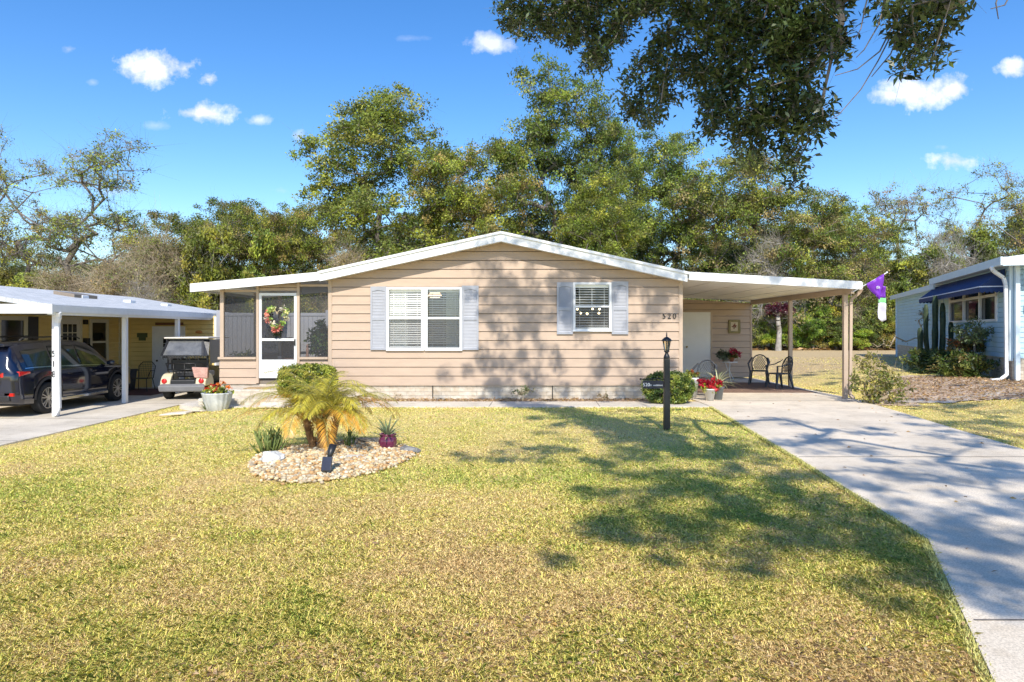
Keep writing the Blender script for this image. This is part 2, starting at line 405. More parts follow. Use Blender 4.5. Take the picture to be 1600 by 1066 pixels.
front = math_('GREATER_THAN', sx.outputs[1], .05); acc = math_('MULTIPLY', acc, front)
mx = N(nt, 'ShaderNodeMix', data_type='RGBA'); L(nt, acc, mx.inputs[0]); L(nt, hs.outputs[0], mx.inputs[6])
crp = N(nt, 'ShaderNodeValToRGB'); L(nt, nz.outputs['Fac'], crp.inputs[0]); crp.color_ramp.elements[0].color = (3.8, 3.75, 4.2, 1); crp.color_ramp.elements[1].color = (5.1, 5.05, 5.1, 1)
crp.color_ramp.elements[0].position = .4; crp.color_ramp.elements[1].position = .6
L(nt, crp.outputs[0], mx.inputs[7]); L(nt, mx.outputs[2], bg.inputs[0]); bg.inputs[1].default_value = .128
S.view_settings.view_transform = 'Standard'; S.view_settings.look = 'None'; S.view_settings.exposure = 1.12; S.view_settings.gamma = 1
S.cycles.max_bounces = 6; S.cycles.transparent_max_bounces = 24; S.cycles.sample_clamp_indirect = 6

# ---------------------------------------------------------------- ground
def nonuni(a, b, c, d, fine, coarse):
    return np.unique(np.concatenate([np.linspace(a, b, coarse), np.linspace(b, c, fine), np.linspace(c, d, coarse)]))
gx = nonuni(-400, -20, 20, 400, 161, 12); gy = nonuni(-60, -2, 60, 700, 63, 12)
GX, GY = np.meshgrid(gx, gy); V = np.stack([GX, GY, gz(GX, GY)], -1).reshape(-1, 3)
nx = len(gx); i, j = np.meshgrid(np.arange(nx-1), np.arange(len(gy)-1)); b = (j*nx+i).ravel()
npmesh('lawn', V, np.stack([b, b+1, b+nx+1, b+nx], 1), m='ground', off=(0, 0, 0), smooth=True, kind='structure')
def inpoly(x, y, poly):
    ins = np.zeros(x.shape, bool); n = len(poly)
    for k in range(n):
        x0, y0 = poly[k]; x1, y1 = poly[(k+1) % n]
        if y0 == y1: continue
        c = ((y0 > y) != (y1 > y)) & (x < (x1-x0)*(y-y0)/(y1-y0)+x0); ins ^= c
    return ins
DRIVE = [(-2.2, -7), (2.30-3.27*.467, 0), (2.30, 3.27), (3.30, 5.41), (3.69, 8.72), (4.30, 15.0), (4.30, 16.36), (4.09, 16.36), (4.09, 23.2), (8.25, 23.2), (8.2, 16.6), (8.02, 15.0), (7.19, 10.03), (5.6, .5), (4.6, -7)]
def slab(name, poly, z, th, m='concrete'):
    mb = MB(); mb.hexa([(x, y, z-th) for x, y in poly], [(x, y, z) for x, y in poly]); o = mb.build(name, m); o['kind'] = 'structure'; return o
slab('driveway', DRIVE, .03, .12)
WALK = [(-6.9, 14.75), (4.29, 14.75), (4.29, 15.82), (-5.3, 15.82), (-5.3, 16.38), (-7.4, 16.38), (-7.4, 15.2)]
slab('walkway', WALK, .022, .1, 'concrete2')
slab('neighbour_driveway', [(-22, -7), (-8.81, -7), (-8.81, 23.4), (-10.2, 23.4), (-13.4, 23.45), (-13.4, 14), (-22, 14)], -.3, .12, 'concrete2')
mb = MB()
for (a, b_) in [((2.64, 3.9), (5.7, 3.9)), ((3.74, 8.9), (7.0, 8.9)), ((4.32, 15.9), (8.1, 15.9))]:
    mb.bar((a[0], a[1], .031), (b_[0], b_[1], .031), .014, .006)
for x in (-5.2, -2.9, -.5, 1.9): mb.bar((x, 14.76, .023), (x+.05, 15.81, .023), .012, .006)
for y in (12.2, 15.3, 18.4): mb.bar((-13.4, y, -.299), (-8.83, y, -.299), .014, .006)
mb.build('expansion_joints', 'groove')['kind'] = 'structure'
def cells(name, poly, m, cell=.08, zo=.006, wob=.0, seed=1):
    rng = np.random.default_rng(seed); A = np.array(poly); x0, y0 = A.min(0)-.1; x1, y1 = A.max(0)+.1
    xs = np.arange(x0, x1, cell); ys = np.arange(y0, y1, cell); X, Y = np.meshgrid(xs, ys)
    Z = gz(X, Y)+zo+rng.uniform(0, wob, X.shape)
    keep = inpoly(X+cell/2+rng.normal(0, cell*.5, X.shape), Y+cell/2+rng.normal(0, cell*.5, X.shape), poly)[:-1, :-1]
    n = len(xs); i, j = np.meshgrid(np.arange(n-1), np.arange(len(ys)-1)); b = (j*n+i)[keep]
    V = np.stack([X, Y, Z], -1).reshape(-1, 3)
    return npmesh(name, V, np.stack([b, b+1, b+n+1, b+n], 1), m=m, off=(0, 0, 0), smooth=True, kind='structure')
MULCH = [(8.9, 16.6), (9.4, 15.5), (11.0, 14.6), (13.2, 13.6), (16, 13.2), (20, 13), (20, 19), (13.4, 18.6), (12.6, 20.4), (11.5, 20.6), (10.8, 18.6), (9.6, 17.6)]
cells('mulch_bed', MULCH, 'mulch', .1, .008, .03, 3)
cells('sandy_patch', [(8.8, 15.7), (9.6, 15.1), (10.6, 15.1), (11.6, 15.3), (11.2, 15.8), (10.2, 15.75), (9.3, 16.3)], 'sand', .09, .014, .02, 4)
BED = [(-5.3, 15.84), (4.05, 15.84), (4.05, 16.39), (-5.3, 16.39)]
cells('leaf_litter_bed', BED, 'mulch', .05, .004, .02, 5)
cells('shrub_soil', [(8.1, 15.1), (8.9, 14.9), (9.2, 15.6), (8.8, 16.2), (8.25, 16.2)], 'mulch', .06, .01, .02, 6)
PB = [(-2.33+0.99*math.cos(t)*(1+.06*math.sin(3*t)), 8.85+1.3*math.sin(t)*(1+.05*math.cos(4*t))) for t in np.linspace(0, 2*math.pi, 40, endpoint=False)]
cells('planting_bed', PB, 'sand', .05, .01, .01, 7)

# grass blades
def vnoise(x, y, s, seed):
    rng = np.random.default_rng(seed); G = rng.random((256, 256)); x = x/s; y = y/s
    xi = np.floor(x).astype(int); yi = np.floor(y).astype(int); fx = x-xi; fy = y-yi; fx = fx*fx*(3-2*fx); fy = fy*fy*(3-2*fy)
    g = lambda a, b: G[a % 256, b % 256]
    return (g(xi, yi)*(1-fx)+g(xi+1, yi)*fx)*(1-fy)+(g(xi, yi+1)*(1-fx)+g(xi+1, yi+1)*fx)*fy
def fb(x, y, s, seed): return (vnoise(x, y, s, seed)*.5+vnoise(x, y, s*.43, seed+1)*.3+vnoise(x, y, s*.19, seed+2)*.2)
def offlawn(x, y):
    m = inpoly(x, y, DRIVE) | inpoly(x, y, WALK) | inpoly(x, y, MULCH) | inpoly(x, y, PB)
    m |= (x < -8.8) | ((y > 15.82) & (x < 4.1) & (x > -8.2)) | ((y > 16.3) & (x < 8.2) & (x > -8.2) & (y < 31))
    return m
def blades(n, ymin, ymax, seed, xr=.86):
    rng = np.random.default_rng(seed)
    # more blades towards the street (the near edge of the lawn)
    t = rng.random(n); Y = 1/(1/ymin+(1/ymax-1/ymin)*t); X = rng.uniform(-1, 1, n)*(Y*xr+.6)
    k = ~offlawn(X, Y); X = X[k]; Y = Y[k]; n = len(X)
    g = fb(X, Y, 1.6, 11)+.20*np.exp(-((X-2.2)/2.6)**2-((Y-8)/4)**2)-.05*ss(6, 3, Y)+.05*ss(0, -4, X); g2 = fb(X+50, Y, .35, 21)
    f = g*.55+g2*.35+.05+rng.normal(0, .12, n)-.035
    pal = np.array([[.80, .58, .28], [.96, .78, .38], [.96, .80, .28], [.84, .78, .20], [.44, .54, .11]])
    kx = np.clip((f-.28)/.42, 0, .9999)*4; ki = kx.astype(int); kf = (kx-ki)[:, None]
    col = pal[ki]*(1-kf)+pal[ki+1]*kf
    col *= rng.uniform(.7, 1.25, (n, 1))
    h = np.where(rng.random(n) < .06, rng.uniform(.010, .026, n), rng.uniform(.003, .012, n))*(1+.5*(f > .5)); wd = np.maximum(.0023, .00085*Y)*rng.uniform(.7, 1.4, n)
    a = rng.uniform(0, 2*np.pi, n); lean = rng.uniform(.3, 1.2, n)*h+rng.uniform(.008, .024, n)
    Z = gz(X, Y); base = np.stack([X, Y, Z+rng.uniform(-.002, .012, n)], 1)
    dx = np.stack([np.cos(a), np.sin(a), np.zeros(n)], 1); sd = np.stack([-np.sin(a), np.cos(a), np.zeros(n)], 1)
    tip = base+dx*lean[:, None]; tip[:, 2] += h
    mid = base+dx*lean[:, None]*.35; mid[:, 2] += h*.72
    V = np.stack([base-sd*wd[:, None]*.5, base+sd*wd[:, None]*.5, mid+sd*wd[:, None]*.45, tip, mid-sd*wd[:, None]*.45], 1).reshape(-1, 3)
    return V, np.repeat(col, 5, 0)
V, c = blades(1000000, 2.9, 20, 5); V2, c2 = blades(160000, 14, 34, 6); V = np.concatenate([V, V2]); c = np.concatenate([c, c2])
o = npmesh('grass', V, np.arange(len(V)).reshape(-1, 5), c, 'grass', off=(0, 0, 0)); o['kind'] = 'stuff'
# denser, longer rim along the driveway edge
def rim(pts, n, seed):
    rng = np.random.default_rng(seed); out = []; cs = []
    for (a, b_) in zip(pts[:-1], pts[1:]):
        a = np.array(a); b_ = np.array(b_); ln = np.linalg.norm(b_-a); m = int(n*ln); t = rng.random(m)
        q = a+(b_-a)*t[:, None]; nrm = np.array([-(b_-a)[1], (b_-a)[0]])/ln
        q = q+nrm*rng.uniform(-.01, .05, m)[:, None]
        base = np.stack([q[:, 0], q[:, 1], np.zeros(m)+.0], 1); h = rng.uniform(.015, .04, m)
        an = rng.uniform(0, 2*np.pi, m); d = np.stack([np.cos(an), np.sin(an), 0*an], 1)
        tip = base+d*h[:, None]*.7; tip[:, 2] += h; sd = np.stack([-np.sin(an), np.cos(an), 0*an], 1)*.004*(1+q[:, 1:2]*.12)
        out.append(np.stack([base-sd, base+sd, tip+sd*.2, tip-sd*.2], 1).reshape(-1, 3))
        cc = np.array([.55, .52, .18])*rng.uniform(.6, 1.5, (m, 1)); cs.append(np.repeat(cc, 4, 0))
    V = np.concatenate(out); c = np.concatenate(cs)
    o = npmesh('edge_grass', V, qf(len(V)), c, 'grass', off=(0, 0, 0)); o['kind'] = 'stuff'
rim([(.77, 0), (2.30, 3.27), (3.30, 5.41), (3.69, 8.72), (4.30, 14.7)], 1500, 9)
# fallen leaves
rng = np.random.default_rng(31)
def litter(name, X, Y, z, size, seed):
    rng = np.random.default_rng(seed); C = np.stack([X, Y, z], 1)
    pal = np.array([[.50, .30, .10], [.62, .42, .20], [.38, .24, .12], [.66, .50, .28], [.24, .15, .08]])
    V, c = leaves(rng, C, size, pal[rng.integers(0, 5, len(X))], .42, .12, None, .85)
    o = npmesh(name, V, qf(len(V)), c, 'leaf', off=(0, 0, 0)); o['kind'] = 'stuff'
n = 11000; t = rng.random(n); Y = 1/(1/2.9+(1/15-1/2.9)*t); X = rng.uniform(-1, 1, n)*Y*.85
w_ = fb(X, Y, 1.1, 44)+.33*np.exp(-((X-.7)/1.3)**2-((Y-3.3)/.7)**2); k = (~offlawn(X, Y)) & (w_ > .53)
litter('fallen_leaves', X[k], Y[k], gz(X[k], Y[k])+.018, .036, 32)
n = 130; Y = rng.uniform(3.4, 22, n); X = rng.uniform(2.4, 8, n); k = inpoly(X, Y, DRIVE)
litter('leaves_on_driveway', X[k], Y[k], X[k]*0+.036, .06, 33)
X = rng.uniform(-5.2, 4.05, 2600); Y = rng.uniform(15.84, 16.36, 2600); litter('bed_leaf_litter', X, Y, X*0+rng.uniform(.015, .05, 2600), .06, 34)
A = rng.uniform(8.8, 18, 16000); B = rng.uniform(13, 20, 16000); k = inpoly(A, B, MULCH); litter('mulch_leaf_litter', A[k], B[k], gz(A[k], B[k])+rng.uniform(.02, .05, k.sum()), .07, 35)
n = 9000; A = rng.uniform(-30, 30, n); B = 45.5+rng.exponential(2.0, n); litter('woodland_litter', A, B, gz(A, B)+.06, .35, 36)
# pebbles
def pebbles():
    rng = np.random.default_rng(8); t = rng.random(5200)*2*np.pi; r = np.sqrt(rng.random(5200))*1.02+(rng.random(5200) < .10)*np.abs(rng.normal(0, .05, 5200))
    X = -2.33+0.99*np.cos(t)*r*(1+.06*np.sin(3*t)); Y = 8.85+1.3*np.sin(t)*r*(1+.05*np.cos(4*t)); n = len(X)
    ph = (1+5**.5)/2; ico = unit(np.array([(-1, ph, 0), (1, ph, 0), (-1, -ph, 0), (1, -ph, 0), (0, -1, ph), (0, 1, ph), (0, -1, -ph), (0, 1, -ph), (ph, 0, -1), (ph, 0, 1), (-ph, 0, -1), (-ph, 0, 1)]))
    fc = np.array([(0, 11, 5), (0, 5, 1), (0, 1, 7), (0, 7, 10), (0, 10, 11), (1, 5, 9), (5, 11, 4), (11, 10, 2), (10, 7, 6), (7, 1, 8), (3, 9, 4), (3, 4, 2), (3, 2, 6), (3, 6, 8), (3, 8, 9), (4, 9, 5), (2, 4, 11), (6, 2, 10), (8, 6, 7), (9, 8, 1)])
    s = rng.uniform(.013, .034, n)[:, None]*rng.uniform(.7, 1.3, (n, 3)); s[:, 2] *= .65
    a = rng.uniform(0, np.pi, n); ca, sa = np.cos(a)[:, None], np.sin(a)[:, None]
    v = ico[None]*s[:, None]; x = v[..., 0]*ca-v[..., 1]*sa; y = v[..., 0]*sa+v[..., 1]*ca
    V = np.stack([x+X[:, None], y+Y[:, None], v[..., 2]+(.02+rng.uniform(0, .025, n)+.03*(1-r**2))[:, None]], -1).reshape(-1, 3)
    pal = np.array([[.74, .50, .24], [.80, .65, .40], [.82, .74, .56], [.62, .38, .17], [.52, .43, .30], [.82, .68, .44]])
    c = np.repeat(pal[rng.integers(0, 6, n)]*rng.uniform(.8, 1.15, (n, 1)), 12, 0)
    Fc = (fc[None]+(np.arange(n)*12)[:, None, None]).reshape(-1, 3)
    o = npmesh('pebbles', V, Fc, c, 'petal', off=(0, 0, 0), smooth=True); o['kind'] = 'stuff'
pebbles()

# ---------------------------------------------------------------- siding and house helpers
def siding(mb, O, u, n, z0, z1, pitch, rng_, holes=(), lip=.02, cuts=(), zref=None):
    """lap siding: O origin, u along, n outward; rng_(z)->(a,b) or None; holes (s0,s1,za,zb)"""
    O = Vector(O); u = Vector(u).normalized(); n = Vector(n).normalized(); zref = z0 if zref is None else zref
    zs = set([z0, z1]); z = zref
    while z < z1: 
        if z > z0: zs.add(round(z, 5))
        z += pitch
    for q_ in list(zs):
        if q_ > z0+.03: zs.add(round(q_-.016, 5))
    for h in holes: zs.add(h[2]); zs.add(h[3])
    for c in cuts: zs.add(c)
    zs = sorted(q for q in zs if z0 <= q <= z1)
    def off(z, up):   # depth of the board face at height z
        k = ((z-zref) % pitch)/pitch
        if up and k < 1e-3: k = 1.
        if not up and k > .999: k = 0.
        rem = (1-k)*pitch
        return lip*(1-k)+.002 if rem > .0155 else .002-.030*(1-rem/.016)
    pt = lambda s, z, d: O+u*s+n*d+Vector((0, 0, z-O.z))
    for za, zb in zip(zs[:-1], zs[1:]):
        if zb-za < 1e-4: continue
        ra, rb = rng_(za+1e-5), rng_(zb-1e-5)
        if ra is None: continue
        if rb is None: m = (ra[0]+ra[1])/2; rb = (m, m)
        segs = [(ra[0], ra[1], rb[0], rb[1])]
        for h in holes:
            if za >= h[2]-1e-4 and zb <= h[3]+1e-4:
                ns = []
                for (a0, a1, b0, b1) in segs:
                    if h[0] > a0 and h[1] < a1: ns += [(a0, h[0], b0, h[0]), (h[1], a1, h[1], b1)]
                    else: ns.append((a0, a1, b0, b1))
                segs = ns
        da, db = off(za, False), off(zb, True)
        for (a0, a1, b0, b1) in segs:
            mb.quad(pt(a0, za, da), pt(a1, za, da), pt(b1, zb, db), pt(b0, zb, db))
            if abs(((za-zref)/pitch)-round((za-zref)/pitch)) < 1e-3: mb.quad(pt(a0, za, .001), pt(a1, za, .001), pt(a1, za, da), pt(a0, za, da))
    return mb
def frame_rect(mb, x0, x1, z0, z1, t, y0, y1):
    """rect frame facing -Y"""
    mb.box(x0, x1, y0, y1, z1-t, z1); mb.box(x0, x1, y0, y1, z0, z0+t)
    mb.box(x0, x0+t, y0, y1, z0+t, z1-t); mb.box(x1-t, x1, y0, y1, z0+t, z1-t)
def shutter(parent, x0, x1, z0, z1, y=16.375):
    mb = MB(); t = .045; zm = z0+(z1-z0)*.49
    mb.box(x0, x0+t, y-.03, y, z0, z1); mb.box(x1-t, x1, y-.03, y, z0, z1)
    for a, b in ((z0, z0+.06), (zm-.04, zm+.04), (z1-.09, z1)): mb.box(x0+t, x1-t, y-.03, y, a, b)
    for a, b in ((z0+.06, zm-.04), (zm+.04, z1-.09)):
        n = int((b-a)/.034); h = (b-a)/n
        for k in range(n):
            q = a+k*h; mb.hexa([(x0+t, y-.022, q), (x1-t, y-.022, q), (x1-t, y-.001, q), (x0+t, y-.001, q)], [(x0+t, y-.006, q+h), (x1-t, y-.006, q+h), (x1-t, y-.001, q+h), (x0+t, y-.001, q+h)])
    # arched top of the upper louvre panel
    pts = [(x0+t+(x1-x0-2*t)*k/10, z1-.09-.035*(1-math.sin(math.pi*k/10))) for k in range(11)]
    for (xa, za), (xb, zb) in zip(pts[:-1], pts[1:]): mb.hexa([(xa, y-.028, za), (xb, y-.028, zb), (xb, y-.002, zb), (xa, y-.002, za)], [(xa, y-.028, z1-.088), (xb, y-.028, z1-.088), (xb, y-.002, z1-.088), (xa, y-.002, z1-.088)])
    return mb.build('shutter', 'shutter', parent)
def sash_window(parent, x0, x1, z0, z1, zm, yw=16.4, tilt=.5, curtain=None, pitch=.05):
    t = .055; mb = MB(); y0 = yw-.05
    frame_rect(mb, x0, x1, z0, z1, t, y0, yw+.06); mb.box(x0+t, x1-t, y0+.008, yw+.02, zm-.022, zm+.022)
    mb.box(x0-.01, x1+.01, y0-.02, yw, z0-.02, z0)
    fr = mb.build('window', 'white', parent, bevel=.003)
    MB().quad((x0+t, yw-.015, z0+t), (x1-t, yw-.015, z0+t), (x1-t, yw-.015, z1-t), (x0+t, yw-.015, z1-t)).build('pane', 'glass', fr)
    MB().quad((x0+t, y0+.02, z0+t), (x1-t, y0+.02, z0+t), (x1-t, y0+.02, zm-.022), (x0+t, y0+.02, zm-.022)).build('screen', 'wscreen', fr)
    mb = MB(); yb = yw+.04; mb.box(x0+t+.005, x1-t-.005, yb, yb+.05, z1-t-.07, z1-t-.005)
    q = z1-t-.11
    while q > z0+t+.05:
        mb.hexa([(x0+t+.01, yb, q-.010*tilt), (x1-t-.01, yb, q-.010*tilt), (x1-t-.01, yb+.044, q+.010*tilt), (x0+t+.01, yb+.044, q+.010*tilt)],
                [(x0+t+.01, yb, q-.010*tilt+.004), (x1-t-.01, yb, q-.010*tilt+.004), (x1-t-.01, yb+.044, q+.010*tilt+.004), (x0+t+.01, yb+.044, q+.010*tilt+.004)]); q -= pitch
    mb.box(x0+t+.01, x1-t-.01, yb, yb+.045, z0+t+.015, z0+t+.04)
    for k in (.18, .5, .82): xx = x0+(x1-x0)*k; mb.box(xx-.004, xx+.004, yb-.004, yb+.001, z0+t+.02, z1-t-.08)
    mb.build('blind', 'blind', fr)
    if curtain:
        a, b = curtain; mb = MB(); n = 28; ys = [yw+.14+.022*math.sin(k*1.9)+.01*math.sin(k*.8) for k in range(n+1)]
        for k in range(n):
            xa = a+(b-a)*k/n; xb = a+(b-a)*(k+1)/n; mb.quad((xa, ys[k], z0+.03), (xb, ys[k+1], z0+.03), (xb, ys[k+1], z1-.05), (xa, ys[k], z1-.05))
        mb.build('curtain', 'curtain', fr, smooth=True)
    return fr
def text_mesh(name, txt, h, m, parent, mat4, extr=.004, space=1.0, bold=0):
    cu = bpy.data.curves.new(name, 'FONT'); cu.body = txt; cu.size = h/.70; cu.extrude = extr; cu.space_character = space; cu.align_x = 'CENTER'; cu.offset = bold
    cu.resolution_u = 3
    o = bpy.data.objects.new(name+'_c', cu); COL.objects.link(o); bpy.context.view_layer.update()
    me = bpy.data.meshes.new_from_object(o.evaluated_get(bpy.context.evaluated_depsgraph_get())); bpy.data.objects.remove(o); me.name = name
    off = rootloc(parent)
    me.transform(Matrix.Translation(-off) @ mat4); me.materials.clear(); me.materials.append(M[m])
    q = bpy.data.objects.new(name, me); COL.objects.link(q); q.parent = parent; return q
FACE = Matrix.Rotation(R(90), 4, 'X')      # text facing -Y
def downspout(mb, pts, w=.075):
    for a, b in zip(pts[:-1], pts[1:]): mb.bar(a, b, w, w*.8, up=(0, 1, 0) if abs((Vector(b)-Vector(a)).normalized().z) > .5 else (0, 0, 1))

# ================================================================ tan house
XL, XR, YF, YB = -4.38, 4.07, 16.4, 30.5
H = thing('manufactured_house', (0, 16.4, 0), 'tan lap sided single storey home with white gable roof, screened porch and carport', 'house')
def roofz(x, zl, zp, zr):   # left eave, peak, right eave
    return zl+(zp-zl)*(x+4.5)/4.24 if x < -.26 else zp+(zr-zp)*(x+.26)/4.36
bot = lambda x: roofz(x, 2.87, 3.755, 2.885)
def frng(z):
    z_ = z-.03
    if z_ > 3.755: return None
    a = XL if z_ < bot(XL) else -4.5+4.24*(z_-2.87)/(3.755-2.87)
    b = XR if z_ < bot(XR) else -.26+4.36*(z_-3.755)/(2.885-3.755)
    return (a-XL, b-XL)
W1 = (-3.005, -1.20, 1.20, 2.705); W2 = (1.465, 2.385, 1.66, 2.82)
holes = [(W1[0]+.02-XL, W1[1]-.02-XL, W1[2]+.02, W1[3]-.02), (W2[0]+.02-XL, W2[1]-.02-XL, W2[2]+.02, W2[3]-.02)]
mb = MB(); siding(mb, (XL, YF, 0), (1, 0, 0), (0, -1, 0), .367, 3.785, .2135, frng, holes, lip=.022, cuts=(bot(XL)+.03, bot(XR)+.03))
full = lambda L_: (lambda z: (0, L_))
siding(mb, (XR, YF, 0), (0, 1, 0), (1, 0, 0), .367, 2.95, .2135, full(14))
siding(mb, (XL, 30.4, 0), (0, -1, 0), (-1, 0, 0), .367, 2.95, .2135, full(14))
mb.quad((XL, 30.4, .367), (XR, 30.4, .367), (XR, 30.4, 3), (XL, 30.4, 3))
mb.build('wall', 'tan', H)
for a_, b_ in ((XR-.065, XR+.025), (XL-.03, XL+.06)): MB().box(a_, b_, YF-.032, YF+.06, .35, 2.88).build('corner_trim', 'tantrim', H, bevel=.004)
mb = MB(); mb.box(XL+.03, XR-.03, YF+.012, YF+.1, -.05, .35); mb.box(XR-.1, XR-.03, YF+.1, 30.3, -.05, .35); mb.build('skirting', 'block', H)
mb = MB(); mb.box(XL, XR, YF-.028, YF+.02, .345, .366)
mb.build('starter_strip', 'tantrim', H)
for x in (-1.9, .97): MB().tube([(x, YF-.03, .0), (x, YF-.03, .34)], .012, 6).build('tie_down_rod', 'blackmetal', H)
# roof slabs with fascia
def gable(mb, y0, y1, xs, top, thick):
    for a, b in zip(xs[:-1], xs[1:]):
        mb.hexa([(a, y0, top(a)-thick), (b, y0, top(b)-thick), (b, y1, top(b)-thick), (a, y1, top(a)-thick)], [(a, y0, top(a)), (b, y0, top(b)), (b, y1, top(b)), (a, y1, top(a))])
topf = lambda x: roofz(x, 3.07, 4.0, 3.055)
mb = MB(); gable(mb, 16.08, 30.9, [-4.5, -.26, 4.1], lambda x: topf(x)-.03, .19); mb.build('roof', 'roofwhite', H)
mb = MB(); gable(mb, 16.04, 16.078, [-4.52, -.26, 4.12], lambda x: topf(x)-.055, .185)
gable(mb, 16.01, 16.10, [-4.56, -.26, 4.16], topf, .06); mb.build('fascia', 'white', H)
for a_ in (-4.56, 4.12): MB().box(a_, a_+.04, 16.1, 30.9, 2.87, 3.02).build('eave_trim', 'white', H)
# windows, rooms
xm = -2.10
sash_window(H, W1[0], xm-.022, W1[2], W1[3], 1.958, curtain=(W1[0]+.03, -2.52), tilt=1.7, pitch=.054)
sash_window(H, xm+.022, W1[1], W1[2], W1[3], 1.958, curtain=(-1.60, -1.2), tilt=1.7, pitch=.054)
sash_window(H, W2[0], W2[1], W2[2], W2[3], 2.24, tilt=.5, pitch=.062)
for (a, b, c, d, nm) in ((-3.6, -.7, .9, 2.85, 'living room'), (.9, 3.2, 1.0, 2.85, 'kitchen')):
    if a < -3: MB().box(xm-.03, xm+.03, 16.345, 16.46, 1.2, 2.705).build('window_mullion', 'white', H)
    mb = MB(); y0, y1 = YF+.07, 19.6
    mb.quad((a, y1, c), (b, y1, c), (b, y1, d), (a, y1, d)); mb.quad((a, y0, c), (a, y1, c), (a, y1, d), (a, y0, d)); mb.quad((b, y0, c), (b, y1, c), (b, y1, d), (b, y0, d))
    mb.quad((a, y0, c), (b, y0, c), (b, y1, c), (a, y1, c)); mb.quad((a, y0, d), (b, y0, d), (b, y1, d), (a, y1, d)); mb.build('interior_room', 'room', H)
for (a, b, c, d) in ((-3.39, -3.005, 1.2, 2.72), (-1.2, -.80, 1.2, 2.74), (1.075, 1.46, 1.575, 2.82), (2.39, 2.785, 1.575, 2.84)): shutter(H, a, b, c, d)
text_mesh('house_number', '520', .13, 'blackmetal', H, Matrix.Translation((3.77, 16.366, 1.95)) @ FACE, space=1.35, bold=.0)
# lamps seen through the windows
em = emis('warm_bulb', (1, .78, .42), 5)
ch = thing('chandelier', (1.95, 17.0, 2.08), 'small branched lamp with glowing bulbs seen through the single window', 'lamp')
mb = MB(); mb.tube([(1.95, 17, 2.84), (1.95, 17, 2.12)], .008, 6)
bulbs = [(1.62, 16.95, 2.19), (1.72, 17.1, 2.10), (1.86, 16.9, 2.08), (2.02, 17.12, 2.20), (2.17, 16.92, 2.19), (2.17, 17.05, 2.10)]
for bx in bulbs: mb.tube([(1.95, 17, 2.15), ((1.95+bx[0])/2, 17, 2.02), (bx[0], bx[1], bx[2]-.03)], .007, 6)
mb.build('arm', 'blackmetal', ch)
for bx in bulbs: MB().ball(bx, .028).build('bulb', em, ch, smooth=True)
pl = thing('pendant_lamp', (-1.93, 17.1, 2.5), 'warm glowing ceiling lamp seen at the top of the double window', 'lamp')
MB().lathe([(.05, .14), (.16, .06), (.17, 0), (.12, -.03)], (-1.93, 17.1, 2.52)).build('lamp_shade', emis('lamp_glow', (1, .72, .42), 1.6), pl, smooth=True)
# ---- porch
pt_ = lambda x: 2.765+(3.045-2.765)*(x+7.56)/(3.06)
def strip(mb, y0, y1, xs, top, th): gable(mb, y0, y1, xs, top, th)
mb = MB(); strip(mb, 16.06, 20.7, [-7.52, -4.56], lambda x: pt_(x)-.02, .10); mb.build('porch_roof', 'roofwhite', H)
mb = MB(); strip(mb, 16.03, 16.058, [-7.56, -4.52], pt_, .195); mb.box(-7.56, -7.53, 16.06, 20.7, 2.60, 2.76); mb.build('porch_fascia', 'white', H)
PX0 = -7.0
mb = MB(); yp0, yp1 = 16.36, 16.44
posts = [(-7.0, -6.91), (-6.13, -6.07), (-5.16, -5.09), ]
for a, b in posts:
    MB().box(a, b, yp0, yp1, 1.03 if a < -6.5 else .40, pt_((a+b)/2)-.11).build('porch_post', 'tantrim', H, bevel=.004)
MB().box(-7.0, -6.91, 20.42, 20.5, .9, 2.68).build('porch_post', 'tantrim', H)
MB().box(-7.0, -6.91, 18.5, 18.58, .9, 2.68).build('porch_post', 'tantrim', H)
for q_ in ((-7.04, -6.131, 16.33, 16.46, .975, 1.03), (-5.089, -4.412, 16.33, 16.46, .975, 1.03), (-7.03, -6.97, 16.46, 20.5, .975, 1.03)): MB().box(*q_).build('porch_sill', 'tantrim', H)
for q_ in ((-6.911, -6.131, yp0+.01, yp1, 2.59, 2.64), (-5.089, -4.412, yp0+.01, yp1, 2.72, 2.77)): MB().box(*q_).build('porch_lintel', 'tantrim', H)
mb = MB(); siding(mb, (-7.02, 16.4, 0), (1, 0, 0), (0, -1, 0), .38, .975, .2135, lambda z: (0, .885), zref=.334, lip=.022)
siding(mb, (-5.09, 16.4, 0), (1, 0, 0), (0, -1, 0), .38, .975, .2135, lambda z: (0, .68), zref=.334, lip=.022)
siding(mb, (-7.02, 20.5, 0), (0, -1, 0), (-1, 0, 0), .38, .975, .2135, full(4.1), zref=.334)
mb.build('porch_wall', 'tan', H)
mb = MB(); mb.box(-7.0, -4.39, 16.42, 20.5, -.3, .38); mb.build('porch_skirting', 'block', H)
mb = MB(); mb.box(-6.98, -4.40, 16.45, 20.5, .385, .48); mb.build('porch_floor', mat('porch_carpet', (.20, .17, .14), .95, .2, 20), H)
mb = MB(); siding(mb, (-6.07, 16.4, 0), (1, 0, 0), (0, -1, 0), 2.62, 2.80, .085, lambda z: (0, .91) if z < 2.79 else (.1, .91), lip=.012); mb.build('door_header', 'tantrim', H)
for (a, b, c, d) in ((-6.91, -6.13, 1.03, 2.60), (-5.09, -4.41, 1.03, 2.73)):
    MB().quad((a, 16.41, c), (b, 16.41, c), (b, 16.41, d), (a, 16.41, d)).build('screen_panel', 'screen', H)
MB().quad((-6.96, 16.45, 1.03), (-6.96, 20.5, 1.03), (-6.96, 20.5, 2.6), (-6.96, 16.45, 2.6)).build('screen_panel', 'screen', H)
MB().box(-6.95, -4.42, 20.46, 20.5, .95, 1.03).build('porch_sill', 'tantrim', H)
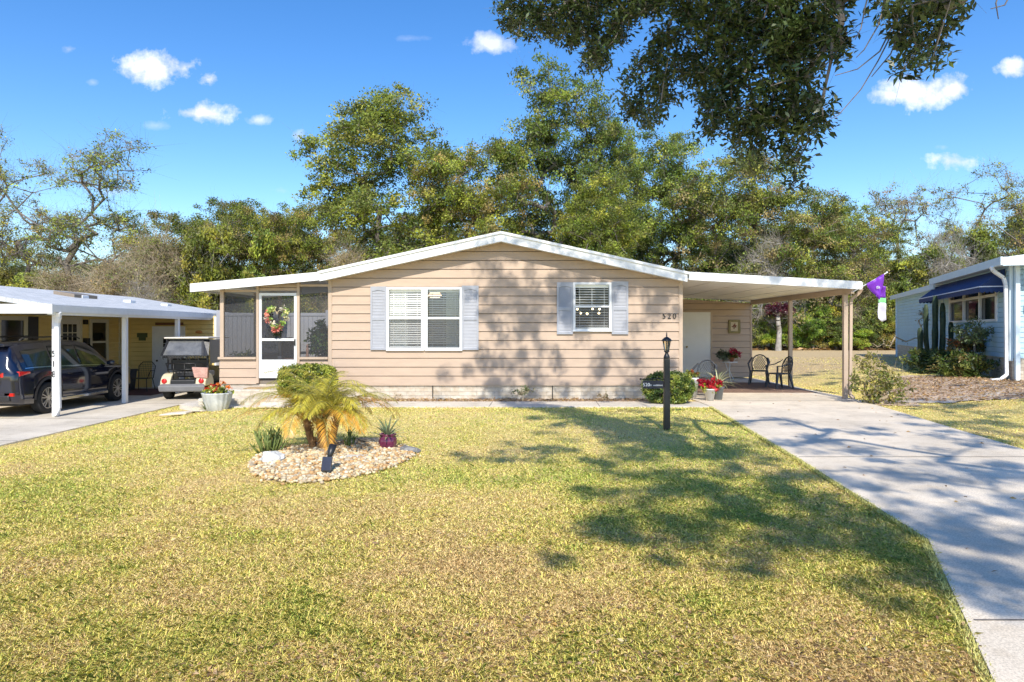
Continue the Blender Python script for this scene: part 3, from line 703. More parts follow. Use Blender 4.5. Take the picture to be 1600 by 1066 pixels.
mb = MB(); dx0, dx1, dz0, dz1 = -6.065, -5.165, .525, 2.565
frame_rect(mb, dx0, dx1, dz0, dz1, .06, 16.37, 16.43); mb.box(dx0+.06, dx1-.06, 16.375, 16.425, 1.415, 1.475)
door = mb.build('screen_door', 'white', H, bevel=.004)
MB().box(dx0+.06, dx1-.06, 16.385, 16.42, dz0+.06, .965).build('kick_panel', 'white', door)
for z0, z1 in ((.965, 1.415), (1.475, 2.505)): MB().quad((dx0+.06, 16.405, z0), (dx1-.06, 16.405, z0), (dx1-.06, 16.405, z1), (dx0+.06, 16.405, z1)).build('screen', 'screen', door)
mb = MB(); mb.box(dx1-.045, dx1-.02, 16.33, 16.37, 1.30, 1.46); mb.build('handle', 'blackmetal', door)
mb = MB(); mb.box(-6.75, -5.0, 15.35, 16.40, -.02, .335); mb.box(-6.9, -4.85, 15.02, 15.35, -.02, .17); mb.build('step', 'block', H, bevel=.01)
# ---- carport
ct = lambda x: 3.05+(2.82-3.05)*(x-4.1)/4.11
mb = MB(); strip(mb, 16.06, 23.7, [4.165, 8.18], lambda x: ct(x)-.03, .12)
for k in range(5):
    xx = 4.9+k*.8; zz = ct(xx)-.15; mb.box(xx, xx+.02, 16.1, 23.2, zz-.012, zz)
mb.build('carport_roof', mat('carport_pan', (.84, .83, .80), .5, .04, 3), H)
mb = MB(); strip(mb, 16.03, 16.058, [4.16, 8.21], ct, .19); mb.box(8.18, 8.25, 16.06, 23.7, 2.66, 2.80); mb.build('carport_fascia', 'white', H)
mb = MB(); mb.bar((8.03, 16.1, 2.605), (8.12, 23.15, 2.60), .07, .14); mb.build('carport_beam', 'tantrim', H)
for (x, y) in ((8.0, 16.4), (8.07, 19.8)):
    MB().box(x-.05, x+.05, y-.05, y+.05, .03, 2.53).build('carport_post', 'tantrim', H, bevel=.004)
mb = MB(); downspout(mb, [(8.32, 16.25, 2.66), (8.30, 16.3, 2.58), (8.13, 16.38, 2.40), (8.12, 16.4, .12), (8.16, 16.3, .04)], .07); mb.build('downspout', 'tantrim', H, bevel=.005)
YS = 23.2
mb = MB(); siding(mb, (XR, YS, 0), (1, 0, 0), (0, -1, 0), .07, 2.78, .2135, lambda z: (0, 4.06) if z < 2.58 else (0, max(.1, 4.06-(z-2.58)/.24*4.0)), holes=[(1.70, 2.68, .071, 2.28)], zref=.02)
mb.box(8.09, 8.15, YS-.03, YS+.05, .03, 2.56); siding(mb, (8.13, YS, 0), (0, 1, 0), (1, 0, 0), .05, 2.6, .2135, full(5)); mb.build('shed_wall', 'tan', H)
mb = MB(); mb.box(5.77, 6.75, YS-.012, YS+.05, .06, 2.28); sd = mb.build('storage_door', 'frost', H, bevel=.005)
mb = MB(); mb.box(5.72, 5.77, YS-.03, YS+.03, .05, 2.33); mb.box(6.75, 6.80, YS-.03, YS+.03, .05, 2.33); mb.box(5.77, 6.75, YS-.03, YS+.03, 2.28, 2.33); mb.build('door_frame', 'tantrim', sd)
MB().ball((5.93, YS-.05, 1.10), .035).build('knob', mat('brass', (.45, .33, .14), .3, .1, 4, metal=1), sd, smooth=True)

# wall picture
pic = thing('wall_picture', (7.55, YS-.03, 1.6), 'small gold framed picture of a brown leaf on the carport wall', 'picture')
x0, x1, z0, z1 = 7.34, 7.74, 1.56, 2.02
mb = MB(); frame_rect(mb, x0, x1, z0, z1, .075, YS-.065, YS-.03); mb.build('frame', mat('olive_gold', (.22, .17, .05), .45, .3, 14), pic, bevel=.01)
MB().box(x0+.07, x1-.07, YS-.045, YS-.03, z0+.07, z1-.07).build('canvas', mat('cream_paper', (.58, .48, .33), .8, .15, 9), pic)
mb = MB(); cx, cz = 7.54, 1.79
for (a, l) in ((.4, .13), (-.5, .10), (2.2, .11), (3.5, .10), (1.2, .09), (-1.4, .08)):
    p = Vector((math.cos(a+1), 0, math.sin(a+1)))*l; q = Vector((-p.z, 0, p.x)).normalized()*.025; c = Vector((cx, YS-.05, cz)); mb.quad(c-q*.4, c+p*.5+q, c+p, c+p*.5-q)
mb.build('leaf_painting', mat('umber_paint', (.16, .05, .025), .8, .2, 9), pic)

# ================================================================ yellow house (left)
YH = thing('yellow_house', (-10.5, 15.7, -.3), 'yellow lap sided neighbouring home with white low roof and open white carport', 'house')
zg = -.3; XW = -13.5
mb = MB(); siding(mb, (XW, 8, 0), (0, 1, 0), (1, 0, 0), zg, 2.15, .155, full(15.5), zref=zg, lip=.020)
siding(mb, (XW, 23.5, 0), (1, 0, 0), (0, -1, 0), zg, 2.15, .155, full(3.3), zref=zg, lip=.014); mb.box(XW, -10.2, 23.52, 27, zg, 2.15); mb.build('wall', 'yellow', YH)
MB().box(XW-.03, XW+.05, 23.42, 23.49, zg, 2.1).build('corner_trim', mat('cream_trim', (.72, .66, .50), .5, .05, 4), YH)
M['cream'] = bpy.data.materials['cream_trim']
mb = MB()
rz = lambda x: 2.27+(2.93-2.27)*(-10.3-x)/4.2 if x > -14.5 else 2.93-(.157)*(-14.5-x)
mb.hexa([(-10.32, 15.3, 2.15), (-14.5, 15.3, 2.8), (-14.5, 26.2, 2.8), (-10.32, 26.2, 2.15)][::-1], [(-10.32, 15.3, 2.25), (-14.5, 15.3, 2.93), (-14.5, 26.2, 2.93), (-10.32, 26.2, 2.25)][::-1])
mb.hexa([(-14.5, 12, 2.8), (-19, 12, 2.1), (-19, 26.2, 2.1), (-14.5, 26.2, 2.8)][::-1], [(-14.5, 12, 2.93), (-19, 12, 2.22), (-19, 26.2, 2.22), (-14.5, 26.2, 2.93)][::-1])
def shingle():
    m, nt, b = newmat('pale_shingle'); tc = N(nt, 'ShaderNodeTexCoord'); sx = N(nt, 'ShaderNodeSeparateXYZ'); L(nt, tc.outputs['Object'], sx.inputs[0])
    cb = N(nt, 'ShaderNodeCombineXYZ'); L(nt, sx.outputs[1], cb.inputs[0]); L(nt, sx.outputs[0], cb.inputs[1])
    br = N(nt, 'ShaderNodeTexBrick', Scale=1); br.inputs['Brick Width'].default_value = .3; br.inputs['Row Height'].default_value = .14; br.inputs['Mortar Size'].default_value = .006
    br.inputs['Color1'].default_value = (.46, .48, .49, 1); br.inputs['Color2'].default_value = (.60, .61, .61, 1); br.inputs['Mortar'].default_value = (.3, .3, .31, 1); L(nt, cb.outputs[0], br.inputs['Vector'])
    L(nt, br.outputs['Color'], b.inputs['Base Color']); b.inputs['Roughness'].default_value = .9; return m
mb.build('roof', shingle(), YH)
mb = MB(); mb.box(-10.32, -10.27, 15.3, 26.2, 2.08, 2.24); mb.box(-19, -10.27, 15.25, 15.30, 2.05, 2.26); mb.build('fascia', 'white', YH)
MB().box(-13.4, -10.33, 15.32, 23.4, 2.10, 2.13).build('carport_ceiling', 'white', YH)
MB().box(-10.45, -10.33, 15.35, 25, 2.02, 2.10).build('carport_beam', 'white', YH)
p1 = None
for k, y in enumerate((15.7, 18.5, 21.4)):
    o = MB().box(-10.54, -10.43, y-.06, y+.06, zg, 2.05).build('carport_post', 'white', YH, bevel=.004)
    if k == 0: p1 = o
for i_, ch_ in enumerate('518'): text_mesh('house_number', ch_, .14, 'blackmetal', p1, Matrix.Translation((-10.49, 15.625, 1.07-i_*.235)) @ FACE, bold=.0)
mb = MB(); downspout(mb, [(-10.30, 15.5, 2.08), (-10.32, 15.55, 1.98), (-10.40, 15.62, 1.85), (-10.375, 15.62, -.12), (-10.42, 15.55, -.27)], .1); mb.build('downspout', 'white', YH, bevel=.008)
def wallx(y0, y1, z0, z1, t=.07, x=XW+.02, d=.05):   # frame on the wall facing +X
    mb = MB(); mb.box(x, x+d, y0, y1, z1-t, z1); mb.box(x, x+d, y0, y1, z0, z0+t); mb.box(x, x+d, y0, y0+t, z0+t, z1-t); mb.box(x, x+d, y1-t, y1, z0+t, z1-t); return mb
def winx(y0, y1, z0, z1):
    mb = wallx(y0, y1, z0, z1, .11); zm = (z0+z1)/2; mb.box(XW+.02, XW+.055, y0+.11, y1-.11, zm-.03, zm+.03); fr = mb.build('window', 'cream', YH)
    MB().box(XW+.02, XW+.03, y0+.11, y1-.11, z0+.11, z1-.11).build('pane', 'darkglass', fr)
winx(17.85, 18.95, .55, 2.05); winx(21.75, 22.75, .55, 2.02)
MB().box(XW+.016, XW+.05, 19.0, 19.4, .3, 2.05).build('shutter', mat('near_black_shutter', (.02, .02, .022), .5, .1, 9), YH)
mb = wallx(20.2, 21.35, zg, 2.08, .09); dr = mb.build('french_door', 'cream', YH)
mb = MB(); mb.box(XW+.02, XW+.045, 20.29, 21.26, zg+.02, 1.99); mb.build('door_leaf', mat('ivory', (.72, .68, .58), .5, .04, 4), dr)
mb = MB(); mb.box(XW+.046, XW+.05, 20.45, 21.1, .55, 1.85); mb.build('pane', 'darkglass', dr)
mb = MB()
for k in range(1, 3): yk = 20.45+k*.65/3; mb.box(XW+.05, XW+.06, yk-.015, yk+.015, .55, 1.85)
for k in range(1, 5): zk = .55+k*1.3/5; mb.box(XW+.052, XW+.062, 20.45, 21.1, zk-.015, zk+.015)
mb.build('muntin', 'cream', dr)
# entry door on the frontal wall
mb = MB(); a, b = -12.3, -11.3; mb.box(a-.06, a, 23.45, 23.5, zg, 1.80); mb.box(b, b+.06, 23.45, 23.5, zg, 1.80); mb.box(a, b, 23.45, 23.5, 1.74, 1.80); dr = mb.build('side_door', 'white', YH)
MB().box(a, b, 23.46, 23.49, zg+.02, 1.74).build('door_leaf', 'white', dr)
MB().box(-11.98, -11.45, 23.45, 23.458, .72, 1.40).build('pane', 'darkglass', dr)
mb = MB(); mb.box(-11.98, -11.45, 23.44, 23.45, 1.04, 1.08); mb.box(-11.98, -11.45, 23.44, 23.45, 1.2, 1.22); mb.build('muntin', 'white', dr)
MB().ball((-12.18, 23.42, .62), .035).build('knob', 'blackmetal', dr, smooth=True)
MB().box(-12.25, -11.3, 23.44, 23.49, 1.84, 1.93).build('sign_board', mat('brown_board', (.17, .08, .04), .7, .2, 9), YH)
MB().box(-10.22, -10.12, 23.44, 27.05, zg, 2.12).build('side_trim', 'white', YH)
for (y, z, x) in ((20.0, 2.62, -12.6), (21.6, 2.55, -12.1), (23.5, 2.5, -11.9)): MB().box(x-.12, x+.12, y-.16, y+.16, z-.15, z+.07).build('roof_vent', 'white', YH, bevel=.02)
MB().hexa([(-13.1, 19.5, 2.60), (-12.5, 19.5, 2.50), (-12.5, 20.6, 2.50), (-13.1, 20.6, 2.60)], [(-13.1, 19.5, 2.80), (-12.5, 19.5, 2.70), (-12.5, 20.6, 2.70), (-13.1, 20.6, 2.80)]).build('skylight', mat('bronze_frame', (.25, .2, .15), .4, .1, 5), YH, bevel=.01)
mb = MB(); mb.box(XW+.02, XW+.16, 21.46, 21.60, 1.15, 1.42); mb.lathe([(.02, .0), (.09, -.02), (.06, -.2), (.02, -.22)], (XW+.12, 21.53, 1.2)); mb.build('wall_lantern', 'blackmetal', YH)
mb = MB(); mb.box(XW+.02, XW+.10, 21.45, 21.6, 1.85, 2.0); mb.build('porch_speaker', 'blackmetal', YH)

# ================================================================ blue house (right)
c0 = Vector((13.4, 18.35, .3)); du = (Vector((19.5, 34.5, .3))-c0).normalized(); nl = Vector((-du.y, du.x, 0))      # outward (towards upper left)
BH = thing('blue_house', tuple(c0), 'pale blue lap sided neighbouring home with navy awning and white downspout', 'house')
T = Matrix(((du.x, nl.x, 0, c0.x), (du.y, nl.y, 0, c0.y), (0, 0, 1, .3), (0, 0, 0, 1)))  # local s along wall, n outward, z up
def MBT(): m = MB(); m.T = T; return m
def tsiding(mb, s0, L_, z0, z1, n0=0, holes=()): mb.T = T; siding(mb, (s0, n0, 0), (1, 0, 0), (0, 1, 0), z0, z1, .14, lambda z: (0, L_), holes=holes, lip=.014)
HM = 3.13
mb = MBT(); tsiding(mb, 0, 7.6, .62, HM, holes=[(1.1, 6.6, 1.63, 2.62)])
tsiding(mb, 7.6, 10.2, .62, 3.0, n0=-.02)
siding(mb, (0, 0, 0), (0, -1, 0), (-1, 0, 0), .62, HM, .14, full(9), lip=.014)
mb.build('wall', 'blue', BH)
mb = MBT(); mb.box(0.02, 17.7, -.3, -.04, -.1, .62); mb.box(.03, .3, -9, -.3, -.1, .62); mb.build('skirting', 'block', BH)
for q_ in ((-.03, .05, -.05, .035, .55, HM), (17.7, 17.8, -.08, .03, 0, 3.0), (7.55, 7.65, -.05, .035, .6, 3.0)): mb = MBT(); mb.box(*q_); mb.build('corner_trim', 'bluetrim', BH)
mb = MBT(); mb.hexa([(-.6, .35, 3.14), (7.9, .35, 3.14), (7.9, -4.5, 3.75), (-.6, -4.5, 3.75)], [(-.6, .35, 3.28), (7.9, .35, 3.28), (7.9, -4.5, 3.9), (-.6, -4.5, 3.9)])
mb.hexa([(-.6, -4.5, 3.75), (7.9, -4.5, 3.75), (7.9, -9.5, 3.14), (-.6, -9.5, 3.14)], [(-.6, -4.5, 3.9), (7.9, -4.5, 3.9), (7.9, -9.5, 3.28), (-.6, -9.5, 3.28)])
mb.hexa([(7.9, .2, 3.0), (18, .2, 3.0), (18, -4.5, 3.5), (7.9, -4.5, 3.5)], [(7.9, .2, 3.1), (18, .2, 3.1), (18, -4.5, 3.6), (7.9, -4.5, 3.6)])
mb.build('roof', 'roofwhite', BH)
mb = MBT(); mb.box(-.65, 7.95, .35, .40, 3.08, 3.30); mb.box(-.66, -.61, -9.5, .35, 3.06, 3.29); mb.box(7.96, 18, .2, .25, 2.92, 3.12); mb.build('fascia', 'bluetrim', BH)
mb = MBT(); mb.box(-.6, 7.9, .02, .34, 3.10, 3.135); mb.build('soffit', 'bluetrim', BH)
# window with three lights
mb = MBT(); s0, s1, z0, z1 = 1.1, 6.6, 1.63, 2.62
for a, b, c, d in ((s0, s1, z0, z0+.06), (s0, s1, z1-.06, z1), (s0, s1, 2.34, 2.42)): mb.box(a, b, -.02, .04, c, d)
for s in (s0, s0+1.65, s0+3.5, s1-.12): mb.box(s, s+.12, -.02, .045, z0+.06, z1-.06)
wn = mb.build('window', 'white', BH); m_ = MBT(); m_.box(s0, s1, -.05, -.03, z0, z1); m_.build('pane', 'darkglass', wn)
mb = MBT(); mb.box(0-.02, .0, -1.6, -.75, 1.6, 2.85); wn = mb.build('window', 'white', BH); m_ = MBT(); m_.box(-.03, -.02, -1.52, -.83, 1.68, 2.77); m_.build('pane', 'darkglass', wn)
def awning(s0, s1, nout, zt, zb, frontwall=False):
    mb = MBT(); n = 24; ns = int((s1-s0)*7)
    f = (lambda s, nn, z: (s, nn, z)) if not frontwall else (lambda s, nn, z: (-nn, s, z))
    mb.quad(f(s0, .03, zt), f(s1, .03, zt), f(s1-.0, nout, zb), f(s0, nout, zb))
    mb.poly([f(s0, .03, zt), f(s0, nout, zb), f(s0, .03, zb)]); mb.poly([f(s1, .03, zt), f(s1, nout, zb), f(s1, .03, zb)])
    def val(p, q, m):
        for k in range(m):
            for j in range(4):
                a = (k+j/4)/m; b = (k+(j+1)/4)/m; da = .14+.04*math.sin(math.pi*(j/4)); db = .14+.04*math.sin(math.pi*((j+1)/4))
                A = [p[i]+(q[i]-p[i])*a for i in range(3)]; B = [p[i]+(q[i]-p[i])*b for i in range(3)]
                mb.quad(A, B, (B[0], B[1], B[2]-db), (A[0], A[1], A[2]-da))
    val(f(s0, nout, zb), f(s1, nout, zb), ns); val(f(s0, .05, zb), f(s0, nout, zb), 5); val(f(s1, .05, zb), f(s1, nout, zb), 5)
    aw = mb.build('awning', 'navy', BH)
    mb = MBT(); mb.bar(f(s0, nout+.006, zb-.005), f(s1, nout+.006, zb-.005), .015, .03); mb.bar(f(s0, .05, zb-.005), f(s0, nout, zb-.005), .015, .03)
    mb.build('braid', 'navytrim', aw)
awning(.35, 8.6, .62, 3.06, 2.58); awning(-1.9, -.55, .7, 3.0, 2.62, True)
mb = MBT(); downspout(mb, [(.1, .42, 3.10), (.05, .38, 2.98), (.0, .16, 2.78), (-.02, .12, 2.6), (-.02, .10, .16), (-.1, .25, .05), (-.18, .50, .02)], .10); mb.build('downspout', 'white', BH, bevel=.01)
mb = MBT(); mb.box(-.20, -.06, -.16, -.06, 0, 3.1); mb.build('corner_post', 'bluetrim', BH)
mb = MBT(); mb.box(11.4, 12.6, -.03, -.015, .05, .55)
for k in range(4): mb.box(11.4, 12.6, -.012, .0, .08+k*.13, .10+k*.13)
mb.build('crawl_space_door', 'bluetrim', BH)

# ================================================================ trees
GRN = np.array([2.15, 2.0, 1.25])*np.array([[.075, .10, .022], [.10, .125, .028], [.14, .16, .035], [.055, .080, .022], [.17, .17, .045], [.09, .11, .04]])
DRY = np.array([1.75, 1.7, 1.35])*np.array([[.20, .15, .07], [.14, .12, .05], [.26, .21, .11], [.12, .13, .05], [.18, .17, .06]])
YEL = np.array([1.65, 1.8, 1.5])*np.array([[.20, .20, .03], [.15, .18, .03], [.27, .23, .05], [.12, .15, .03]])
def crown_centers(rng, nl, nc, rx, rz0, rz1, lobe=1.6, hollow=.35):
    L_ = []
    for k in range(nl):
        a = rng.uniform(0, 2*np.pi); r = rx*math.sqrt(rng.uniform(0, 1))*.8; z = rng.uniform(rz0, rz1)
        u = (z-rz0)/(rz1-rz0); r *= math.sqrt(max(.10, 1-(max(0, u-.62)/.50)**2))
        L_.append((r*math.cos(a), r*math.sin(a), z, lobe*rng.uniform(.65, 1.25)))
    L_ = np.array(L_); i = rng.integers(0, nl, nc); d = unit(rng.normal(size=(nc, 3))); d[:, 2] = np.where(d[:, 2] < -.35, -d[:, 2], d[:, 2])
    rr = rng.uniform(hollow, 1, (nc, 1))**.6
    return L_[i, :3]+d*rr*L_[i, 3:4]*np.array([1, 1, .8])
def make_tree(name, seed, H=18, rx=5, nl=16, nc=380, per=130, lsize=.2, cols=GRN, trunk_h=4, z0=4.5, lobe=1.9, crad=.62, woodm='bark', lean=(.3, .2), rtip=.012, twigs=5, twl=.9, rmax=.45, step=1.0, wob=.16):
    rng = np.random.default_rng(seed); C = crown_centers(rng, nl, nc, rx, z0, H-1.5, lobe)
    trunk = [(0, 0, -.2), (lean[0]*.3, lean[1]*.3, trunk_h*.35), (lean[0]*.6, lean[1]*.6, trunk_h*.7), (lean[0], lean[1], trunk_h), (lean[0]*1.6, lean[1]*1.2, trunk_h*1.5)]
    Vw, Fw = wood(rng, trunk, C, rtip, step, wob, .5, rmax, twigs, twl)
    Vl, cl = clumps(rng, C, per, crad*.85, lsize, cols, .5, .1, 0, .7, .5)
    r = bpy.data.objects.new(name, None); COL.objects.link(r); ROOT[r.name] = Vector((0, 0, 0)); r.empty_display_size = .5
    npmesh('trunk', Vw, Fw, m=woodm, parent=r, smooth=True); npmesh('crown', Vl, qf(len(Vl)), cl, 'leaf', r)
    r['H'] = float(H); r['W'] = float(rx+lobe*.6); return r
oakA = make_tree('live_oak', 101, 18, 5.0, 44, 800, 72, .185, trunk_h=4.5, z0=3.5, lobe=2.2, crad=.75, rtip=.009, rmax=.32)
oakB = make_tree('live_oak', 102, 18, 4.5, 38, 720, 72, .185, trunk_h=5, z0=4, lean=(-.5, .1), lobe=2.0, crad=.75, rtip=.009, rmax=.3)
oakC = make_tree('live_oak', 103, 16, 5.8, 48, 860, 70, .185, rtip=.009, rmax=.3, lobe=2.2, crad=.8, cols=np.concatenate([GRN, DRY[:2]]), trunk_h=3, z0=2.5, lean=(.6, 0))
thin = make_tree('sparse_tree', 104, 15, 4.6, 30, 380, 26, .14, np.concatenate([GRN[2:], YEL[:1], DRY[:1]]), 4.0, 4.2, 1.3, .6, 'bark', (.8, 0), .009, 9, 1.0, .16, 1.4, .06)
thin2 = make_tree('sparse_tree', 105, 13, 3.6, 14, 150, 26, .15, np.concatenate([GRN[1:4], DRY[:2]]), 5.5, 6.5, 1.3, .5, 'barklight', (-.3, 0), .009, 9, 1.1, .16, 1.4, .07)
bush = make_tree('bushy_tree', 106, 7, 3.4, 12, 230, 110, .19, GRN, 1.2, .6, 1.4, .6, 'barklight', (.2, 0), .010, 6, .9, .12)
ybush = make_tree('bushy_tree', 107, 7, 3.0, 11, 210, 110, .17, YEL, 1.2, .6, 1.3, .6, 'bark', (.2, 0), .010, 3, .7, .12)
brush = make_tree('dry_thicket', 108, 8, 4.0, 13, 260, 34, .16, DRY, 1.2, .5, 1.6, .7, 'twig', (.3, 0), .012, 16, 1.7, .10)
bare = make_tree('bare_bush', 109, 6, 2.6, 9, 150, 5, .12, DRY, 1.0, .8, 1.3, .6, 'barklight', (.3, 0), .011, 16, 1.3, .10)
protos = [oakA, oakB, oakC, thin, thin2, bush, ybush, brush, bare]; used = set()
def plant(proto, px, ytop, hw, Y, rz, tint=(1, 1, 1), label='', cat='tree', group=None, base=None):
    o = proto if proto.name not in used else copy_tree(proto); used.add(proto.name)
    x = (px-800)*Y/F; z = float(gz(x, Y)); h = CZ+(HZ-ytop)*Y/F-z; wd = hw*Y/F
    o.location = (x, Y, z-.05); o.scale = (wd*1.1/proto['W'], (wd/proto['W']+h/proto['H'])/2, h/proto['H']*.99); o.rotation_euler = (0, 0, rz)
    tag(o, label, cat, group)
    for c in [q for q in bpy.data.objects if q.parent == o]:
        if c.name.startswith('crown'): c.color = (tint[0]*.95, tint[1]*.99, tint[2]*1.12, 1)
    return o
T1 = [
 (oakA, 590, 128, 150, 47, .4, (1.15, 1.15, 1.0), 'tall broad oak rising behind the screened porch and left slope of the gable'),
 (oakB, 852, 108, 125, 50, 1.1, (.85, .95, .95), 'tallest dark oak directly behind the ridge of the tan house'),
 (oakA, 950, 165, 85, 51, 3.0, (.85, .95, .95), 'dark narrow oak just behind the one over the ridge of the tan house'),
 (oakB, 1045, 185, 105, 53, 3.9, (.95, 1.05, 1.0), 'grey green oak above the right slope of the gable'),
 (oakC, 1170, 215, 130, 49, 2.2, (1.1, 1.15, 1.2), 'wide oak with hanging moss above the start of the carport roof'),
 (oakC, 1285, 285, 105, 47, 5.0, (1.15, 1.2, 1.2), 'rounded oak behind the outer end of the carport roof'),
 (oakC, 735, 205, 120, 46, .9, (1.2, 1.2, .95), 'lower yellowish oak filling the gap between the two tallest oaks'),
 (oakA, 925, 270, 100, 45, 5.2, (1.25, 1.25, 1.0), 'bright green oak low behind the right side of the ridge'),
 (oakC, 385, 298, 95, 45, 3.6, (1.0, 1.0, .9), 'dull olive oak left of the porch roof end'),
 (oakC, 275, 318, 105, 44, 4.4, (1.0, 1.0, .85), 'brownish oak above the far end of the yellow house roof'),
 (oakC, 478, 300, 80, 43, 1.7, (1.0, 1.0, .8), 'shorter dense tree tucked under the tall oak by the porch roof'),
 (oakB, 1375, 345, 60, 52, 2.6, (1.1, 1.1, 1.1), 'small oak in the gap between carport roof and blue house'),
 (thin, 135, 178, 150, 45, 2.9, (1.05, 1.15, 1.0), 'sparse forked tree with thin foliage above the yellow house'),
 (thin, 15, 188, 100, 47, .3, (1.3, 1.2, .9), 'thin open tree at the far corner above the yellow house'),
 (thin2, 1405, 258, 78, 54, .8, (1.1, 1.1, 1.3), 'nearly bare tree with pale trunk seen against the sky left of the blue house'),
 (thin, 1565, 232, 95, 50, 3.3, (1.3, 1.25, 1.1), 'leaning open oak rising behind the blue house roof'),
 (oakB, 1615, 262, 66, 55, 1.9, (1.05, 1.0, .9), 'fuller oak at the outer edge behind the leaning open oak'),
 (thin, 1500, 305, 60, 52, 5.4, (1.2, 1.2, 1.1), 'slim leafy tree between the bare tree and the leaning oak'),
]
for a in T1: plant(*a)
T2 = [(ybush, 415, 320, 62, 42.5, 0.4, (1, 1, 1), 'yellow green bushy tree next to the porch roof end'),
 (brush, 250, 358, 90, 41.5, 2, (.85, 1.0, .8), 'tangled brown thicket above the vents of the yellow house roof'),
 (bush, 330, 345, 70, 41, 4.1, (1.1, 1, .9), 'olive bushy tree left of the porch roof'),
 (brush, 90, 412, 90, 40.5, 5, (1, 1, 1), 'low dry thicket above the yellow house ridge'),
 (brush, 180, 400, 70, 39, 1, (1.1, 1.05, 1), 'pale twiggy thicket behind the skylight of the yellow house'),
 (ybush, 15, 395, 60, 42, 1.6, (1.1, 1, .9), 'yellow green bush at the near end of the yellow house roof'),
 (brush, 540, 380, 60, 42, 3, (1.1, 1.1, .9), 'dry vine tangle above the left roof slope'),
 (bare, 1480, 345, 52, 46, .5, (1, 1, 1), 'pale leafless bush above the blue house roof'),
 (bare, 225, 425, 45, 39.5, 1.5, (1, 1, 1), 'pale leafless shrub behind the roof vents of the yellow house'),
 (bush, 1545, 345, 80, 47, 2.1, (1, 1, .95), 'olive bush crowding the top of the blue house roof'),
 (bush, 1440, 375, 70, 46.5, 4.4, (1.15, 1.15, 1.05), 'olive bush left of the pale leafless bush'),
 (bare, 1215, 345, 50, 45.5, 4.5, (1, 1, 1), 'grey leafless tangle above the middle of the carport roof')]
for a in T2: plant(*a)
rng = np.random.default_rng(55); k = 0
for px in range(-60, 1700, 40):
    pr = (bush, ybush, bush, brush)[k % 4] if px > 330 else (bush, brush, bush, ybush)[k % 4]; k += 1
    plant(pr, px+rng.uniform(-15, 15), rng.uniform(395, 430) if px < 1350 else rng.uniform(400, 430), rng.uniform(48, 66), rng.uniform(46.8, 50.5), rng.uniform(0, 6), tuple(rng.uniform(.85, 1.3, 3)*(1, 1, .95)),
          'bushy understory tree in the row along the edge of the woods', 'tree', 'understory trees along the woods')
for px in list(range(1170, 1440, 20))+list(range(-20, 420, 34)):
    plant((bush, ybush, bush)[px % 3], px+rng.uniform(-8, 8), rng.uniform(455, 492), rng.uniform(38, 52), rng.uniform(45.6, 46.6), rng.uniform(0, 6), tuple(rng.uniform(.8, 1.25, 3)*(1, 1, .95)), 'low leafy bush crowding the ground at the edge of the woods', 'bush', 'low bushes along the woods edge')
k = 0
for px in range(-160, 1800, 90):
    plant((oakC, oakA, oakB)[k % 3], px+rng.uniform(-25, 25), (rng.uniform(385, 410) if px < 360 or px > 1300 else rng.uniform(300, 345)), rng.uniform(75, 95), rng.uniform(58, 66), rng.uniform(0, 6), (.95, 1.0, .95),
          'background oak of the far row closing the woods', 'tree', 'background trees of the woods'); k += 1

# small red-leaved tree at the wood's edge
def near_plant(name, loc, label, cat, centers, per, rad, size, cols, woodm='bark', trunk=None, rtip=.006, asp=.45, flat=0, sq=.8, leafm='leafgloss', fold=.12, step=.25, twigs=2, twl=.2, rmax=.05, seed=1, group=None, cn='foliage', tn='trunk', cvar=.35):
    rng = np.random.default_rng(seed); r = thing(name, loc, label, cat, group); loc = np.array(loc)
    C = np.array(centers)+loc
    if trunk is not None:
        Vw, Fw = wood(rng, [np.array(t)+loc for t in trunk], C, rtip, step, .14, .5, rmax, twigs, twl); npmesh(tn, Vw, Fw, m=woodm, parent=r, smooth=True)
    V, c = clumps(rng, C, per, rad, size, cols, asp, fold, flat, sq, cvar); npmesh(cn, V, qf(len(V)), c, leafm, r); return r
rng = np.random.default_rng(61)
d = unit(rng.normal(size=(60, 3))); q = d*[.95, .8, .45]*rng.uniform(.4, 1, (60, 1))+[.15, 0, 2.75]
near_plant('red_leaved_tree', (17.25, 44.3, .27), 'small tree with burgundy leaves and whitish trunk behind the middle carport post', 'tree', q, 60, .22, .13, np.array([[.07, .008, .02], [.12, .02, .035], [.05, .012, .03]]), 'barklight', [(0, 0, -.1), (.05, 0, .7), (.1, 0, 1.4)], .02, seed=62, rmax=.15)

